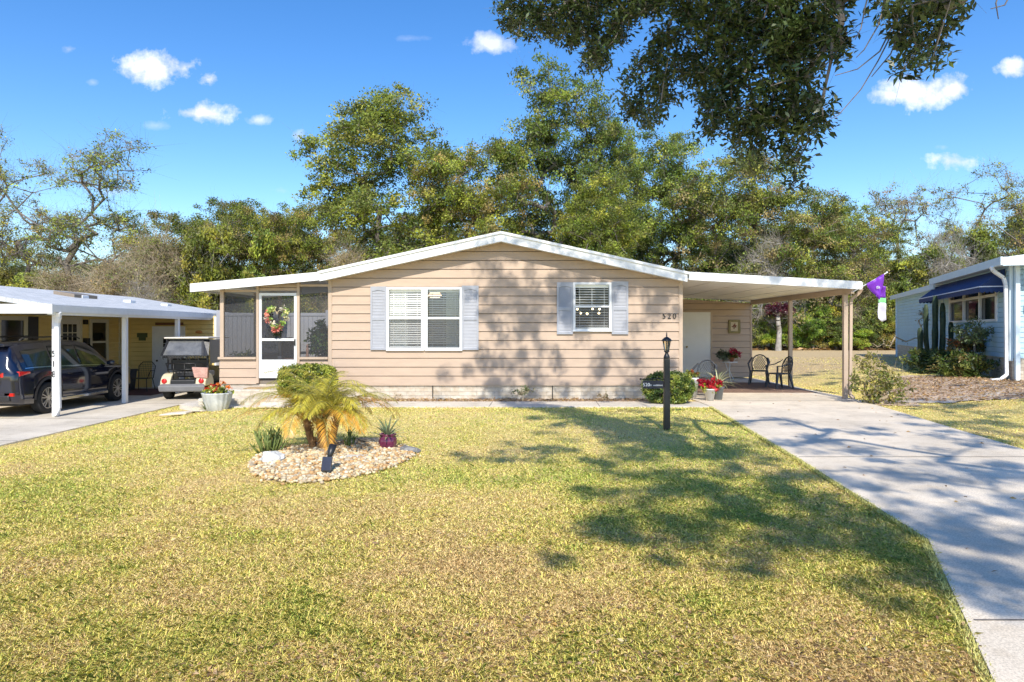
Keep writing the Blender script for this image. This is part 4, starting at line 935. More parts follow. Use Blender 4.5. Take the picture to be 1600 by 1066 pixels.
# ---- the big oak over the drive
def shade_oak():
    rng = np.random.default_rng(77)
    r = thing('shade_oak', (9.0, -2.5, 0), 'large oak whose dark leafy branches hang into the sky over the driveway', 'tree')
    def sample(poly, n):
        A = np.array(poly, float); lo = A.min(0); hi = A.max(0); out = []
        while len(out) < n:
            p = rng.uniform(lo, hi); 
            if inpoly(np.array([p[0]]), np.array([p[1]]), poly)[0]: out.append(p)
        return np.array(out)
    vis = []
    def rayp(pp, Y): return np.stack([(pp[:, 0]-800)*Y/F, Y, CZ+(HZ-pp[:, 1])*Y/F], 1)
    pA = [(760, -30), (767, 0), (786, 40), (807, 56), (842, 66), (855, 48), (880, 75), (903, 84), (912, 118), (928, 130), (944, 112), (950, 84), (972, 62), (987, 30), (1041, 18), (1045, -30)]
    pD = [(1041, -30), (1041, 38), (1012, 64), (998, 94), (976, 112), (972, 156), (982, 184), (1000, 198), (1018, 196), (1040, 172), (1084, 142), (1098, 160), (1090, 195), (1108, 216), (1134, 206), (1142, 240), (1170, 254), (1202, 260), (1226, 284), (1275, 284), (1250, 266), (1254, 245), (1268, 208), (1294, 180), (1294, 160), (1262, 136), (1286, 108), (1316, 98), (1322, 64), (1328, 16), (1330, -30)]
    pB = [(1372, -30), (1376, 0), (1392, 30), (1412, 46), (1420, 80), (1412, 104), (1430, 124), (1455, 104), (1480, 100), (1468, 84), (1468, 58), (1486, 34), (1518, 14), (1525, -30)]
    for poly, n in ((pA, 300), (pD, 500), (pB, 46)):
        pp = sample(poly, n); Y = np.interp(pp[:, 0], [750, 980, 1150, 1300, 1500], [9.5, 8.0, 6.4, 5.6, 4.9])+rng.uniform(-.4, .4, len(pp)); vis.append(rayp(pp, Y))
    VIS = np.concatenate(vis)
    # outer canopy: where its shade falls on lawn, drive and wall
    hid = []
    def shade(poly, n, h0, h1, wall=False):
        pp = sample(poly, n); h = rng.uniform(h0, h1, n)
        if wall: g = np.stack([(pp[:, 0]-800)*16.4/F, np.full(n, 16.4), CZ+(HZ-pp[:, 1])*16.4/F], 1)
        else: Yg = CZ*F/(pp[:, 1]-HZ); g = np.stack([(pp[:, 0]-800)*Yg/F, Yg, 0*Yg], 1)
        hid.append(g+SUN*(h/SUN[2])[:, None])
    shade([(880, 655), (1000, 648), (1120, 652), (1200, 690), (1300, 745), (1400, 810), (1452, 860), (1420, 900), (1300, 870), (1210, 845), (1150, 862), (1080, 840), (1010, 770), (940, 730), (890, 705)], 72, 7.2, 9.0)
    shade([(1130, 690), (1250, 740), (1380, 815), (1440, 870), (1350, 860), (1230, 810), (1150, 800), (1080, 760)], 16, 7.0, 8.4)
    shade([(915, 768), (985, 800), (1040, 835), (1035, 855), (985, 835), (925, 800)], 9, 6.8, 9)
    shade([(760, 695), (850, 700), (845, 722), (770, 715)], 6, 7.2, 8.8)
    shade([(830, 648), (1080, 645), (1090, 672), (960, 690), (860, 672)], 26, 7.4, 9)
    shade([(1120, 645), (1330, 645), (1600, 715), (1640, 900), (1560, 880), (1490, 840), (1420, 790), (1300, 725), (1200, 680)], 44, 7.2, 9.5)
    shade([(1460, 850), (1600, 860), (1590, 930), (1520, 945)], 6, 7, 8)
    shade([(1400, 630), (1600, 640), (1600, 700), (1480, 680)], 24, 7.5, 9.5)
    shade([(745, 440), (800, 425), (880, 430), (880, 610), (800, 620), (715, 620), (705, 560), (760, 520)], 36, 6.6, 8.6, True)
    shade([(880, 420), (1065, 440), (1065, 620), (880, 620)], 34, 6.6, 8.6, True)
    shade([(860, 400), (1340, 425), (1340, 470), (860, 440)], 26, 6.8, 8.8, True)
    shade([(700, 392), (820, 385), (800, 430), (745, 440)], 4, 6.8, 8.6, True)
    shade([(1230, 575), (1310, 570), (1330, 600), (1260, 612)], 14, 9.8, 11)
    shade([(1340, 560), (1500, 560), (1460, 600), (1380, 590)], 14, 9.8, 11.5)
    shade([(1560, 610), (1600, 590), (1600, 640), (1500, 640)], 10, 8.5, 10)
    HID = np.concatenate(hid)
    ok = (HID[:, 2] > CZ+.5*HID[:, 1]+1.5) | (HID[:, 1] < .3)
    HID = HID[ok]
    big = np.concatenate([HID, np.stack([rng.uniform(6, 12, 40), rng.uniform(-7, 1, 40), rng.uniform(7, 11, 40)], 1)])
    ALL = np.concatenate([big, VIS])
    trunk = [(9.0, -2.5, -.2), (8.9, -2.4, 1.2), (8.6, -2.2, 2.6), (8.2, -1.9, 4.0), (7.6, -1.4, 5.4), (6.9, -.8, 6.6)]
    Vw, Fw = wood(rng, trunk, ALL, .0030, .45, .06, .44, .12, 3, .16, 6, .0)
    tw = MB()
    for pts in ([(1420, -40), (1400, 40), (1372, 95), (1345, 140), (1310, 180), (1298, 186)], [(1405, 20), (1375, 80), (1340, 108), (1305, 118)], [(1395, -40), (1372, 40), (1350, 78), (1338, 90)], [(1412, 30), (1392, 84), (1362, 120)], [(1365, -40), (1352, 10), (1345, 45), (1336, 62)], [(1568, -30), (1556, 5), (1560, 30)], [(1590, -30), (1570, 8), (1548, 14)]):
        tw = MB(); tw.tube([P(a, b, 5.0-.0008*(1400-a)+.05*math.sin(i)) for i, (a, b) in enumerate(pts)], [.007*(1-.8*i/len(pts)) for i in range(len(pts))], 5); tw.build('hanging_twig', 'bark', r, smooth=True)
    npmesh('trunk', Vw, Fw, m='bark', parent=r, smooth=True)
    cols = np.array([[.05, .08, .022], [.07, .105, .03], [.035, .06, .02], [.10, .13, .035]])
    V1, c1 = clumps(rng, VIS, 38, .135, .072, cols, .38, .10, .25, .85, .35)
    V2, c2 = clumps(rng, np.repeat(big, 2, 0)+rng.normal(size=(len(big)*2, 3))*[.34, .34, .25], 78, .25, .10, cols, .40, .10, .45, .6, .3)
    V = np.concatenate([V1, V2]); c = np.concatenate([c1, c2]); npmesh('crown', V, qf(len(V)), c, 'leafgloss', r)
shade_oak()

# ================================================================ garden plants
def frond_arrays(rng, base, az, elev, length, droop, nleaf, ll, lw, col, tipcol, P0, P1, R0, R1, LV, LC, updown=.35):
    pts = []; p = np.array(base, float); n = 12; e = elev
    for k in range(n+1):
        pts.append(p.copy()); p = p+np.array([math.cos(az)*math.cos(e), math.sin(az)*math.cos(e), math.sin(e)])*length/n; e -= droop/n*(1+.8*k/n)
    pts = np.array(pts)
    for k in range(n): P0.append(pts[k]); P1.append(pts[k+1]); R0.append(.007*(1-k/n)+.0015); R1.append(.007*(1-(k+1)/n)+.0015)
    for k in range(nleaf):
        t = .16+.84*k/nleaf; f = t*n; i = min(int(f), n-1); q = pts[i]+(pts[i+1]-pts[i])*(f-i); d = unit(pts[i+1]-pts[i]); side = unit(np.cross(d, [0, 0, 1.])); upv = np.cross(side, d)
        for s in (-1, 1):
            l = ll*math.sin(math.pi*(.12+.85*t))**.6*rng.uniform(.8, 1.15); dr = unit(d*.75+side*s*.8+upv*rng.uniform(-.1, updown)-np.array([0, 0, .25]))
            wv = unit(np.cross(dr, upv))*lw*.5; a = q; b_ = q+dr*l*.45; c_ = q+dr*l-np.array([0, 0, l*.18])
            LV.append(np.stack([a, b_+wv, c_, b_-wv])); m_ = rng.uniform(0, 1)**1.5; cc = (np.array(col)*(1-m_*.6)+np.array(tipcol)*m_*.6)*rng.uniform(.75, 1.2); LC.append(np.repeat(cc[None], 4, 0))
def palm():
    rng = np.random.default_rng(12); bx, by = -2.64, 9.45
    r = thing('pygmy_palm', (bx, by, .02), 'multi trunk palm with arching yellow green fronds in the pebble bed', 'palm')
    P0, P1, R0, R1, LV, LC = [], [], [], [], [], []
    stems = [(-.10, .0, .42, -.30), (.0, .05, .52, .0), (.11, -.03, .46, .32), (.03, -.08, .36, -.05)]
    mb = MB()
    for (x, y, h, ln) in stems:
        pr = [(bx+x+ln*.4*t, by+y, .02+h*t) for t in np.linspace(0, 1, 7)]; mb.tube(pr, [.05, .052, .045, .05, .042, .045, .035], 9)
        for k in range(26):
            t = k/26; a = k*2.4; c = np.array([bx+x+ln*.4*t, by+y, .03+h*t]); o_ = np.array([math.cos(a), math.sin(a), 1.5]); mb.bar(c+o_*[.03, .03, 0], c+o_*.065, .022, .008)
    mb.build('trunk', mat('palm_fibre', (.22, .10, .04), .95, .5, 18, .8, 50, c2=(.46, .26, .11)), r, smooth=False)
    for k in range(54):
        s = stems[k % 4]; top = (bx+s[0]+s[3]*.4+rng.normal()*.02, by+s[1]+rng.normal()*.02, .02+s[2]); a = k*2.399+rng.normal()*.2; old = (k % 3 == 0)
        el = rng.uniform(.55, .9) if old else rng.uniform(.85, 1.4)
        col = (.48, .44, .05) if not old else (.64, .36, .04); tip = (.72, .56, .08) if not old else (.66, .28, .05)
        frond_arrays(rng, top, a, el, rng.uniform(.80, 1.15)*(1.1 if abs(math.cos(a)) > .7 else .9), rng.uniform(1.15, 1.7), 56, .22, .0085, col, tip, P0, P1, R0, R1, LV, LC)
    V, Fc = tubes_np(np.array(P0), np.array(P1), np.array(R0), np.array(R1), 4)
    npmesh('frond_stalk', V, Fc, m=mat('stalk_green', (.26, .24, .06), .6, .2, 5), parent=r, smooth=True)
    V = np.concatenate(LV); npmesh('fronds', V, qf(len(V)), np.concatenate(LC), 'leafgloss', r)
palm()
def boxball(rng, n, hx, hy, z0, z1, p=5):
    """points on a rounded box surface"""
    d = rng.normal(size=(n, 3)); d = d/(np.sum(np.abs(d)**p, 1)**(1/p))[:, None]; d *= rng.uniform(.86, 1.0, (n, 1))
    d = d*[hx, hy, (z1-z0)/2]+[0, 0, (z0+z1)/2]; return d
rng = np.random.default_rng(14)
near_plant('clipped_bush', (-4.62, 15.45, 0), 'box clipped green bush beside the porch steps', 'bush', np.concatenate([boxball(rng, 330, .60, .36, .22, .86), boxball(rng, 160, .48, .26, .12, .72)]), 80, .075, .045, 1.7*np.array([[.11, .14, .02], [.18, .20, .03], [.08, .11, .02], [.24, .24, .04]]), 'bark', [(0, 0, 0), (0, 0, .2)], .004, .55, 0, .9, seed=15, twigs=1)
near_plant('round_bush', (3.55, 15.5, 0), 'rounded dark green bush behind the black lamp post', 'bush', np.concatenate([boxball(rng, 330, .55, .38, .02, .70, 2.4), boxball(rng, 120, .42, .28, .05, .55, 2.4)]), 85, .08, .045, 1.6*np.array([[.06, .10, .02], [.11, .15, .025], [.04, .07, .018], [.20, .22, .04]]), 'bark', [(0, 0, 0), (0, 0, .2)], .004, .5, 0, .9, seed=16, twigs=1)
# euphorbia / milk bush stems
def stemclump(name, loc, label, n, h, spread, seed, m, cat='plant', r0=.014):
    rng = np.random.default_rng(seed); r = thing(name, loc, label, cat); mb = MB()
    for k in range(n):
        a = rng.uniform(0, 6.28); q = rng.uniform(0, 1)**.6*spread; hh = h*rng.uniform(.5, 1)*(1-.3*q/spread); x, y = math.cos(a)*q*.5, math.sin(a)*q*.5
        b0 = Vector(loc)+Vector((x, y, 0)); mb.tube([b0, b0+Vector((x*.5, y*.5, hh*.5)), b0+Vector((x*1.0, y*1.0, hh))], [r0, r0*.9, r0*.35], 6)
        for j in range(3): z = hh*rng.uniform(.4, .8); p = b0+Vector((x*.6, y*.6, z)); mb.tube([p, p+Vector((rng.normal()*.03, rng.normal()*.03, hh*.28))], [r0*.7, r0*.2], 5)
    mb.build('stems', m, r, smooth=True); return r
GS = mat('stem_green', (.10, .16, .04), .6, .3, 12, c2=(.22, .27, .07))
stemclump('euphorbia', (-3.28, 9.25, .02), 'clump of upright green euphorbia stems on the left of the pebble bed', 34, .40, .30, 21, GS)
stemclump('euphorbia', (-2.88, 9.75, .02), 'small single tuft of green stems between the clump and the palm', 6, .26, .08, 22, GS)
stemclump('euphorbia', (-2.28, 9.6, .02), 'dark green tuft right of the palm trunk', 8, .36, .10, 23, GS)
# agave in purple pot
ap = (-1.73, 9.5, .03)
pot = thing('purple_pot', ap, 'small shiny purple ribbed pot on the right of the pebble bed', 'pot')
MB().lathe([(.085, 0), (.10, .01), (.125, .09), (.115, .16), (.10, .18), (.118, .20), (.118, .215), (.095, .215), (.09, .17)], ap, 28, .05, 8).build('pot_body', mat('purple_glaze', (.13, .02, .06), .25, .3, 9, coat=.5), pot, smooth=True)
MB().lathe([(.09, .17), (.01, .18)], ap, 16).build('soil', mat('potting_soil', (.05, .035, .025), .95, .3, 20), pot)
def rosette(name, loc, label, n, ln, wd, cols, seed, cat='plant', droop=.5, e0=.1, e1=1.3, m='leafgloss'):
    rng = np.random.default_rng(seed); r = thing(name, loc, label, cat); LV = []; LC = []
    for k in range(n):
        az = k*2.399+rng.normal()*.15; el = e0+(e1-e0)*(k/n)+rng.normal()*.06; l = ln*rng.uniform(.8, 1.1); p = np.array(loc, float); e = el; w0 = wd*rng.uniform(.8, 1.1)
        side = np.array([-math.sin(az), math.cos(az), 0]); c = cols[k % len(cols)]*rng.uniform(.8, 1.2); prev = None; m_ = 7
        for j in range(m_+1):
            t = j/m_; ww = w0*(.55+1.2*t*(1-t)*1.6)*(1-t**3) if j < m_ else .0005
            a, b_ = p-side*ww/2, p+side*ww/2; mid = p-np.array([0, 0, ww*.18])
            if prev is not None: LV += [np.stack([prev[0], prev[2], mid, a]), np.stack([prev[2], prev[1], b_, mid])]; LC += [np.repeat(c[None], 4, 0)]*2
            prev = (a, b_, mid); p = p+np.array([math.cos(az)*math.cos(e), math.sin(az)*math.cos(e), math.sin(e)])*l/m_; e -= droop/m_*(1+t)
    V = np.concatenate(LV); npmesh('leaves', V, qf(len(V)), np.concatenate(LC), m, r); return r
rosette('agave', (ap[0], ap[1], .20), 'spiky pale green agave growing in the purple pot', 34, .34, .034, np.array([[.22, .30, .16], [.28, .34, .20], [.36, .38, .22]]), 24, droop=.35, e0=.05)
# rocks
def rock(name, c, r, sq, label, col, seed, c2=None):
    rng = np.random.default_rng(seed); import bmesh
    bm = bmesh.new(); bmesh.ops.create_icosphere(bm, subdivisions=3, radius=1)
    ph = rng.uniform(0, 6, 9)
    for v in bm.verts:
        q = v.co; k = 1+.16*math.sin(q.x*3+ph[0])*math.cos(q.y*4+ph[1])+.10*math.sin(q.z*6+q.x*5+ph[2])+.06*math.sin(q.x*13+ph[3]+q.y*11); v.co = Vector((q.x*r*sq[0], q.y*r*sq[1], q.z*r*sq[2]))*k
    me = bpy.data.meshes.new(name); bm.to_mesh(me); bm.free(); me.materials.append(mat(name+'_stone', col, .9, .3, 14, 1, 40, c2=c2)); o = bpy.data.objects.new(name, me); COL.objects.link(o); o.location = c; o.rotation_euler = (0, 0, rng.uniform(-.5, .5)); tag(o, label, 'rock'); return o
rock('rock', (-3.0, 8.55, .06), .17, (1, .8, .62), 'chalky white coral rock on the left of the pebble bed', (.58, .58, .56), 1, (.82, .82, .80))
rock('rock', (-2.12, 10.02, .05), .17, (1.5, .7, .35), 'dark flat rock behind the palm at the back of the bed', (.10, .09, .08), 2, (.30, .27, .22))
rock('rock', (-1.42, 9.35, .04), .14, (1.2, .9, .35), 'dark grey slab rock right of the purple pot', (.13, .13, .13), 3, (.34, .33, .31))
rock('rock', (-2.0, 8.75, .04), .15, (1.2, .8, .3), 'pale flat stone in the middle of the pebbles', (.50, .46, .38), 4, (.70, .66, .58))
rock('rock', (-2.45, 9.05, .05), .09, (1, .8, .7), 'brown stone at the foot of the palm trunks', (.34, .24, .16), 5, (.5, .4, .3))
# stepping stone
st_ = MB(); st_.hexa([(-7.55, 14.6, -.16), (-6.95, 14.55, -.12), (-6.9, 14.95, -.12), (-7.5, 15.0, -.16)], [(-7.55, 14.6, -.13), (-6.95, 14.55, -.075), (-6.9, 14.95, -.075), (-7.5, 15.0, -.13)])
tag(st_.build('stepping_stone', 'concrete2', bevel=.015), 'pale concrete stepping stone in the grass beside the grey planter', 'stone')
# solar spotlight
sp = thing('solar_spotlight', (-2.11, 7.85, .02), 'black solar garden spotlight at the front of the pebble bed', 'garden light')
mb = MB(); mb.tube([(-2.11, 7.85, -.05), (-2.11, 7.85, .10)], .012, 8); mb.box(-2.16, -2.06, 7.82, 7.88, .0, .05); mb.build('stake', 'black', sp)
mb = MB(); mb.T = Matrix.Translation((-2.12, 7.82, .15)) @ Matrix.Rotation(R(-28), 4, 'X'); mb.box(-.058, .058, -.012, .012, -.085, .085); mb.build('housing', 'black', sp, bevel=.006)
mb = MB(); mb.T = Matrix.Translation((-2.12, 7.82, .15)) @ Matrix.Rotation(R(-28), 4, 'X'); mb.box(-.050, .050, -.015, -.0125, -.077, .077); mb.build('solar_panel', mat('solar_cell', (.008, .014, .035), .2, .3, 30), sp)
mb = MB(); mb.tube([(-2.11, 7.87, .20), (-2.10, 7.92, .27), (-2.09, 7.97, .335)], [.022, .038, .046], 14); mb.build('lamp_head', 'black', sp, smooth=True)
# grey ribbed planter with geraniums
gp = (-6.28, 14.55, -.04)
pot = thing('grey_planter', gp, 'grey ribbed bowl planter at the corner of the walk beside the porch', 'planter')
MB().lathe([(.19, 0), (.20, .01), (.27, .22), (.30, .36), (.31, .38), (.30, .39), (.26, .38), (.25, .33)], gp, 64, .035, 16).build('pot_body', mat('grey_stoneware', (.42, .45, .48), .5, .15, 5, .2, c2=(.62, .64, .65)), pot, smooth=True)
MB().lathe([(.26, .33), (.01, .35)], gp, 16).build('soil', bpy.data.materials['potting_soil'], pot)
def flowers(name, loc, label, centres, cat='flowers', petal=np.array([[.7, .03, .02], [.8, .1, .03]]), leafc=GRN*1.6, seed=1, prad=.05, nb=10, lrad=.1, psize=.04, lsize=.06, spread=(.24, .16, .12), nleaf=60, lz=.05):
    rng = np.random.default_rng(seed); r = thing(name, loc, label, cat); L0 = np.array(loc)
    C = L0+rng.normal(size=(nleaf, 3))*np.array(spread)*.5+[0, 0, lz]
    P0 = np.repeat(L0[None], nleaf, 0); V, Fc = tubes_np(P0-[0, 0, .03], C, np.full(nleaf, .004), np.full(nleaf, .002), 4); npmesh('stems', V, Fc, m=GS, parent=r)
    V, c = clumps(rng, C, 16, lrad*.6, lsize, leafc, .6, .1, .2); npmesh('foliage', V, qf(len(V)), c, 'leafgloss', r)
    F_ = L0+np.array(centres); V, c = clumps(rng, F_, 42, prad, psize, petal, .6, .1, 0, .7, .2); npmesh('blossoms', V, qf(len(V)), c, 'petal', r); return r
flowers('geraniums', (gp[0], gp[1], gp[2]+.36), 'red and orange geraniums growing in the grey ribbed planter', [(-.20, -.05, .10), (-.12, .05, .16), (.04, -.05, .20), (.10, .05, .24), (.26, -.05, .14), (-.02, .1, .12), (.0, -.12, .09)], petal=np.array([[.75, .05, .02], [.8, .22, .04], [.7, .03, .03]]), seed=71, prad=.065)
rosette('grass_tuft', (gp[0]-.28, gp[1]+.05, -.03), 'spiky green grass tuft just left of the grey planter', 26, .34, .014, np.array([[.12, .18, .05], [.2, .24, .08]]), 72, droop=.8, e0=.4)
# small shrubs along the skirting
rng = np.random.default_rng(81)
def pts_ell(rng, n, r, c, lo=.3): d = unit(rng.normal(size=(n, 3)))*rng.uniform(lo, 1, (n, 1)); return d*np.array(r)+np.array(c)
near_plant('sparse_shrub', (.25, 16.1, 0), 'low straggly variegated shrub against the middle of the skirting', 'shrub', pts_ell(rng, 26, (.34, .16, .14), (0, 0, .24)), 9, .06, .05, np.array([[.25, .28, .12], [.5, .42, .25], [.14, .18, .06]]), 'twig', [(0, 0, 0), (0, 0, .08)], .003, seed=82, cn='foliage', tn='stems')
near_plant('weed_tuft', (2.15, 16.1, 0), 'small dry weed tuft near the right end of the skirting', 'plant', pts_ell(rng, 12, (.16, .1, .08), (0, 0, .12)), 8, .05, .045, np.array([[.3, .2, .1], [.2, .2, .07]]), 'twig', [(0, 0, 0), (0, 0, .05)], .003, seed=83, tn='stems')
near_plant('weed_tuft', (-2.75, 16.1, 0), 'dry weed against the skirting below the double window', 'plant', pts_ell(rng, 8, (.14, .1, .07), (0, 0, .1)), 6, .05, .04, np.array([[.4, .3, .16], [.25, .22, .09]]), 'twig', [(0, 0, 0), (0, 0, .05)], .003, seed=84, tn='stems')
# sprawling shrub at the carport post
near_plant('sprawling_shrub', (8.3, 15.35, 0), 'loose yellowish shrub sprawling at the front carport post', 'shrub', np.concatenate([pts_ell(rng, 70, (.70, .35, .48), (0, 0, .52)), pts_ell(rng, 14, (.35, .2, .25), (-.35, 0, 1.0)), pts_ell(rng, 24, (.6, .35, .25), (.1, 0, .22))]), 17, .10, .075, np.array([[.20, .22, .04], [.34, .32, .07], [.12, .15, .03], [.42, .36, .12]]), 'twig', [(0, 0, -.02), (0, 0, .10)], .0045, .5, 0, .9, seed=85, twigs=4, twl=.18, step=.2, tn='stems')
near_plant('twiggy_shrub', (9.6, 17.4, .02), 'fine wispy twigs of a shrub right of the sprawling one', 'shrub', pts_ell(rng, 26, (.5, .3, .35), (0, 0, .5)), 5, .09, .05, np.array([[.3, .28, .1], [.2, .2, .07]]), 'twig', [(0, 0, -.02), (0, 0, .10)], .004, seed=86, twigs=4, twl=.25, tn='stems')
# planting beside the blue house
def bl(s, n, z=.3): v = c0+du*s+nl*n; return (v.x, v.y, z)
FERN = np.array([[.06, .10, .02], [.10, .14, .03], [.16, .18, .04], [.22, .17, .06]])
near_plant('fern_bush', bl(1.2, .75), 'dark bushy ferns in front of the blue house window', 'shrub', pts_ell(rng, 110, (.95, .6, .42), (0, 0, .38)), 30, .15, .12, FERN, 'bark', [(0, 0, 0), (0, 0, .1)], .004, .35, 0, .8, seed=87, rmax=.03, tn='stems')
near_plant('fern_bush', bl(3.6, .9), 'low spreading ferns below the tall cactus', 'shrub', pts_ell(rng, 120, (1.15, .7, .45), (0, 0, .38)), 30, .17, .13, FERN[[0, 0, 1, 2]], 'bark', [(0, 0, 0), (0, 0, .1)], .004, .35, 0, .8, seed=88, rmax=.03, tn='stems')
near_plant('croton_bush', bl(2.3, .5), 'reddish orange tinged shrub behind the ferns', 'shrub', pts_ell(rng, 70, (.7, .35, .30), (0, 0, .95)), 18, .12, .10, np.array([[.28, .10, .03], [.14, .13, .03], [.22, .16, .05], [.08, .10, .03]]), 'bark', [(0, 0, 0), (0, 0, .4)], .004, .5, 0, .8, seed=89, rmax=.03, tn='stems')
near_plant('oleander', bl(1.35, .5), 'light green leafy shrub reaching up under the blue house window', 'shrub', pts_ell(rng, 70, (.62, .25, .36), (0, 0, 1.32)), 13, .13, .10, np.array([[.14, .20, .08], [.22, .28, .13], [.10, .15, .06]]), 'bark', [(0, 0, 0), (0, 0, .7)], .004, .4, 0, .8, seed=90, rmax=.03, tn='stems')
near_plant('climbing_rose', bl(9.6, .3), 'spindly climber on the far wall of the blue house', 'shrub', np.concatenate([pts_ell(rng, 16, (.25, .1, .9), (0, 0, 1.5)), pts_ell(rng, 12, (.9, .2, .25), (-1.5, 0, .9))]), 5, .09, .10, np.array([[.10, .12, .04], [.2, .16, .08]]), 'twig', [(0, 0, 0), (0, 0, .3)], .008, seed=91, tn='stems')
rosette('lily_plant', bl(.9, 1.3), 'arching strap leaved plant at the front of the ferns', 30, .75, .05, np.array([[.12, .17, .03], [.2, .23, .05]]), 92, droop=1.3, e0=.4, e1=1.3)
rosette('lily_plant', bl(2.6, 1.6), 'second strap leaved plant left of the first at the bed edge', 18, .5, .045, np.array([[.10, .15, .03], [.18, .2, .05]]), 93, droop=1.2, e0=.4, e1=1.2)
def cactus():
    b = Vector(bl(5.2, .75)); r = thing('columnar_cactus', tuple(b), 'tall dark columnar cactus with many arms beside the blue house awning', 'cactus')
    m = mat('cactus_green', (.022, .045, .022), .7, .3, 9, .3, c2=(.06, .09, .04))
    stem = MB(); arms = [((0, 0), (.02, 0), 2.55, .13), ((-.15, .0), (-.36, .0), 2.25, .11), ((.18, .05), (.32, 0), 2.3, .12), ((-.05, -.2), (-.66, -.1), 1.45, .12), ((.05, -.2), (.16, -.25), 2.0, .10), ((.25, -.1), (.58, -.1), 1.65, .11), ((-.1, -.15), (-.17, -.2), 1.5, .10), ((.1, -.3), (.42, -.3), 1.1, .11)]
    for i, (p, q, h, rr) in enumerate(arms):
        n = 14; base = len(stem.v)
        a0 = b+Vector((p[0], p[1], 0)); a1 = b+Vector((q[0]*.85, q[1], 0))
        mb = MB()
        pts = []; rs = []
        for k in range(n+1):
            t = k/n; u = min(1, t*2.2); c = a0.lerp(a1, u); pts.append(Vector((c.x, c.y, b.z+h*t))); rs.append(rr*.68*(.75+.25*min(1, t*5))*(1 if t < .93 else .6)*(1+.06*math.sin(t*17)))
        # ribbed section
        for k, (pp, rad) in enumerate(zip(pts, rs)):
            for j in range(20): an = 2*math.pi*j/20; q_ = rad*(1+.14*math.cos(an*6+k*0)); mb.V((pp.x+q_*math.cos(an), pp.y+q_*math.sin(an), pp.z))
        for k in range(n):
            for j in range(20): A = k*20+j; B = k*20+(j+1) % 20; mb.f.append((A, B, B+20, A+20))
        mb.f.append(tuple(range(n*20, n*20+20))); mb.build('stem', m, r, smooth=True)
cactus()
# ================================================================ lamp post and hanging address sign
lp = thing('lamp_post', (2.605, 11.5, 0), 'black coach lamp on a square post in the lawn', 'lamp post')
X, Yl = 2.605, 11.5
mb = MB(); mb.hexa([(X-.052, Yl-.052, -.05), (X+.052, Yl-.052, -.05), (X+.052, Yl+.052, -.05), (X-.052, Yl+.052, -.05)], [(X-.046, Yl-.046, 1.20), (X+.046, Yl-.046, 1.20), (X+.046, Yl+.046, 1.20), (X-.046, Yl+.046, 1.20)])
mb.build('post', 'blackmetal', lp, bevel=.008)
mb = MB(); mb.lathe([(.050, 1.20), (.054, 1.215), (.046, 1.25), (.030, 1.28), (.026, 1.30), (.044, 1.315), (.046, 1.325)], (X, Yl, 0), 16); mb.build('collar', 'blackmetal', lp, smooth=True)
mb = MB()
for k in range(6):
    a = k*math.pi/3+.2; mb.bar((X+.038*math.cos(a), Yl+.038*math.sin(a), 1.325), (X+.070*math.cos(a), Yl+.070*math.sin(a), 1.50), .009)
mb.lathe([(.046, 1.322), (.046, 1.334), (.03, 1.336)], (X, Yl, 0), 6); mb.build('lantern_frame', 'blackmetal', lp)
MB().lathe([(.036, 1.335), (.066, 1.498)], (X, Yl, 0), 6).build('lantern_glass', glassmat('lamp_glass', (.93, .88, .72), .05), lp)
MB().lathe([(.012, 1.335), (.014, 1.40), (.010, 1.44), (.003, 1.46)], (X, Yl, 0), 10).build('bulb', mat('candle_bulb', (.8, .76, .66), .3, .02, 3), lp, smooth=True)
MB().lathe([(.088, 1.492), (.090, 1.502), (.070, 1.53), (.040, 1.555), (.014, 1.565), (.009, 1.58), (.014, 1.592), (.008, 1.605), (.010, 1.62), (.002, 1.65)], (X, Yl, 0), 14).build('lantern_cap', 'blackmetal', lp, smooth=True)
mb = MB(); mb.tube([(2.165, Yl, .855), (2.70, Yl, .855)], .009, 8); mb.ball((2.165, Yl, .855), .018); mb.ball((2.70, Yl, .855), .018); mb.build('sign_arm', 'blackmetal', lp, smooth=True)
sg = thing('address_sign', (2.37, 11.5, .82), 'small dark plaque with white house address hanging from the lamp post arm', 'sign')
def rplate(x0, x1, z0, z1, y0, y1, r):
    pts = []
    for cx, cz, a0 in ((x1-r, z1-r, 0), (x0+r, z1-r, 90), (x0+r, z0+r, 180), (x1-r, z0+r, 270)):
        for k in range(5): a = R(a0+k*22.5); pts.append((cx+r*math.cos(a), cz+r*math.sin(a)))
    mb = MB(); mb.hexa([(x, y0, z) for x, z in pts], [(x, y1, z) for x, z in pts]); return mb
rplate(2.20, 2.553, .695, .830, Yl-.008, Yl+.008, .03).build('plate', mat('navy_plaque', (.008, .012, .03), .35, .1, 9), sg)
mb = MB()
for x in (2.25, 2.50): mb.bar((x, Yl, .828), (x, Yl, .85), .006)
mb.build('hook', 'blackmetal', sg)
text_mesh('lettering', '520', .056, 'white', sg, Matrix.Translation((2.262, Yl-.010, .735)) @ FACE, extr=.001, bold=.0)
text_mesh('lettering', 'ST. ANDREWS', .024, 'white', sg, Matrix.Translation((2.428, Yl-.010, .738)) @ FACE, extr=.001, space=1.0, bold=.0)

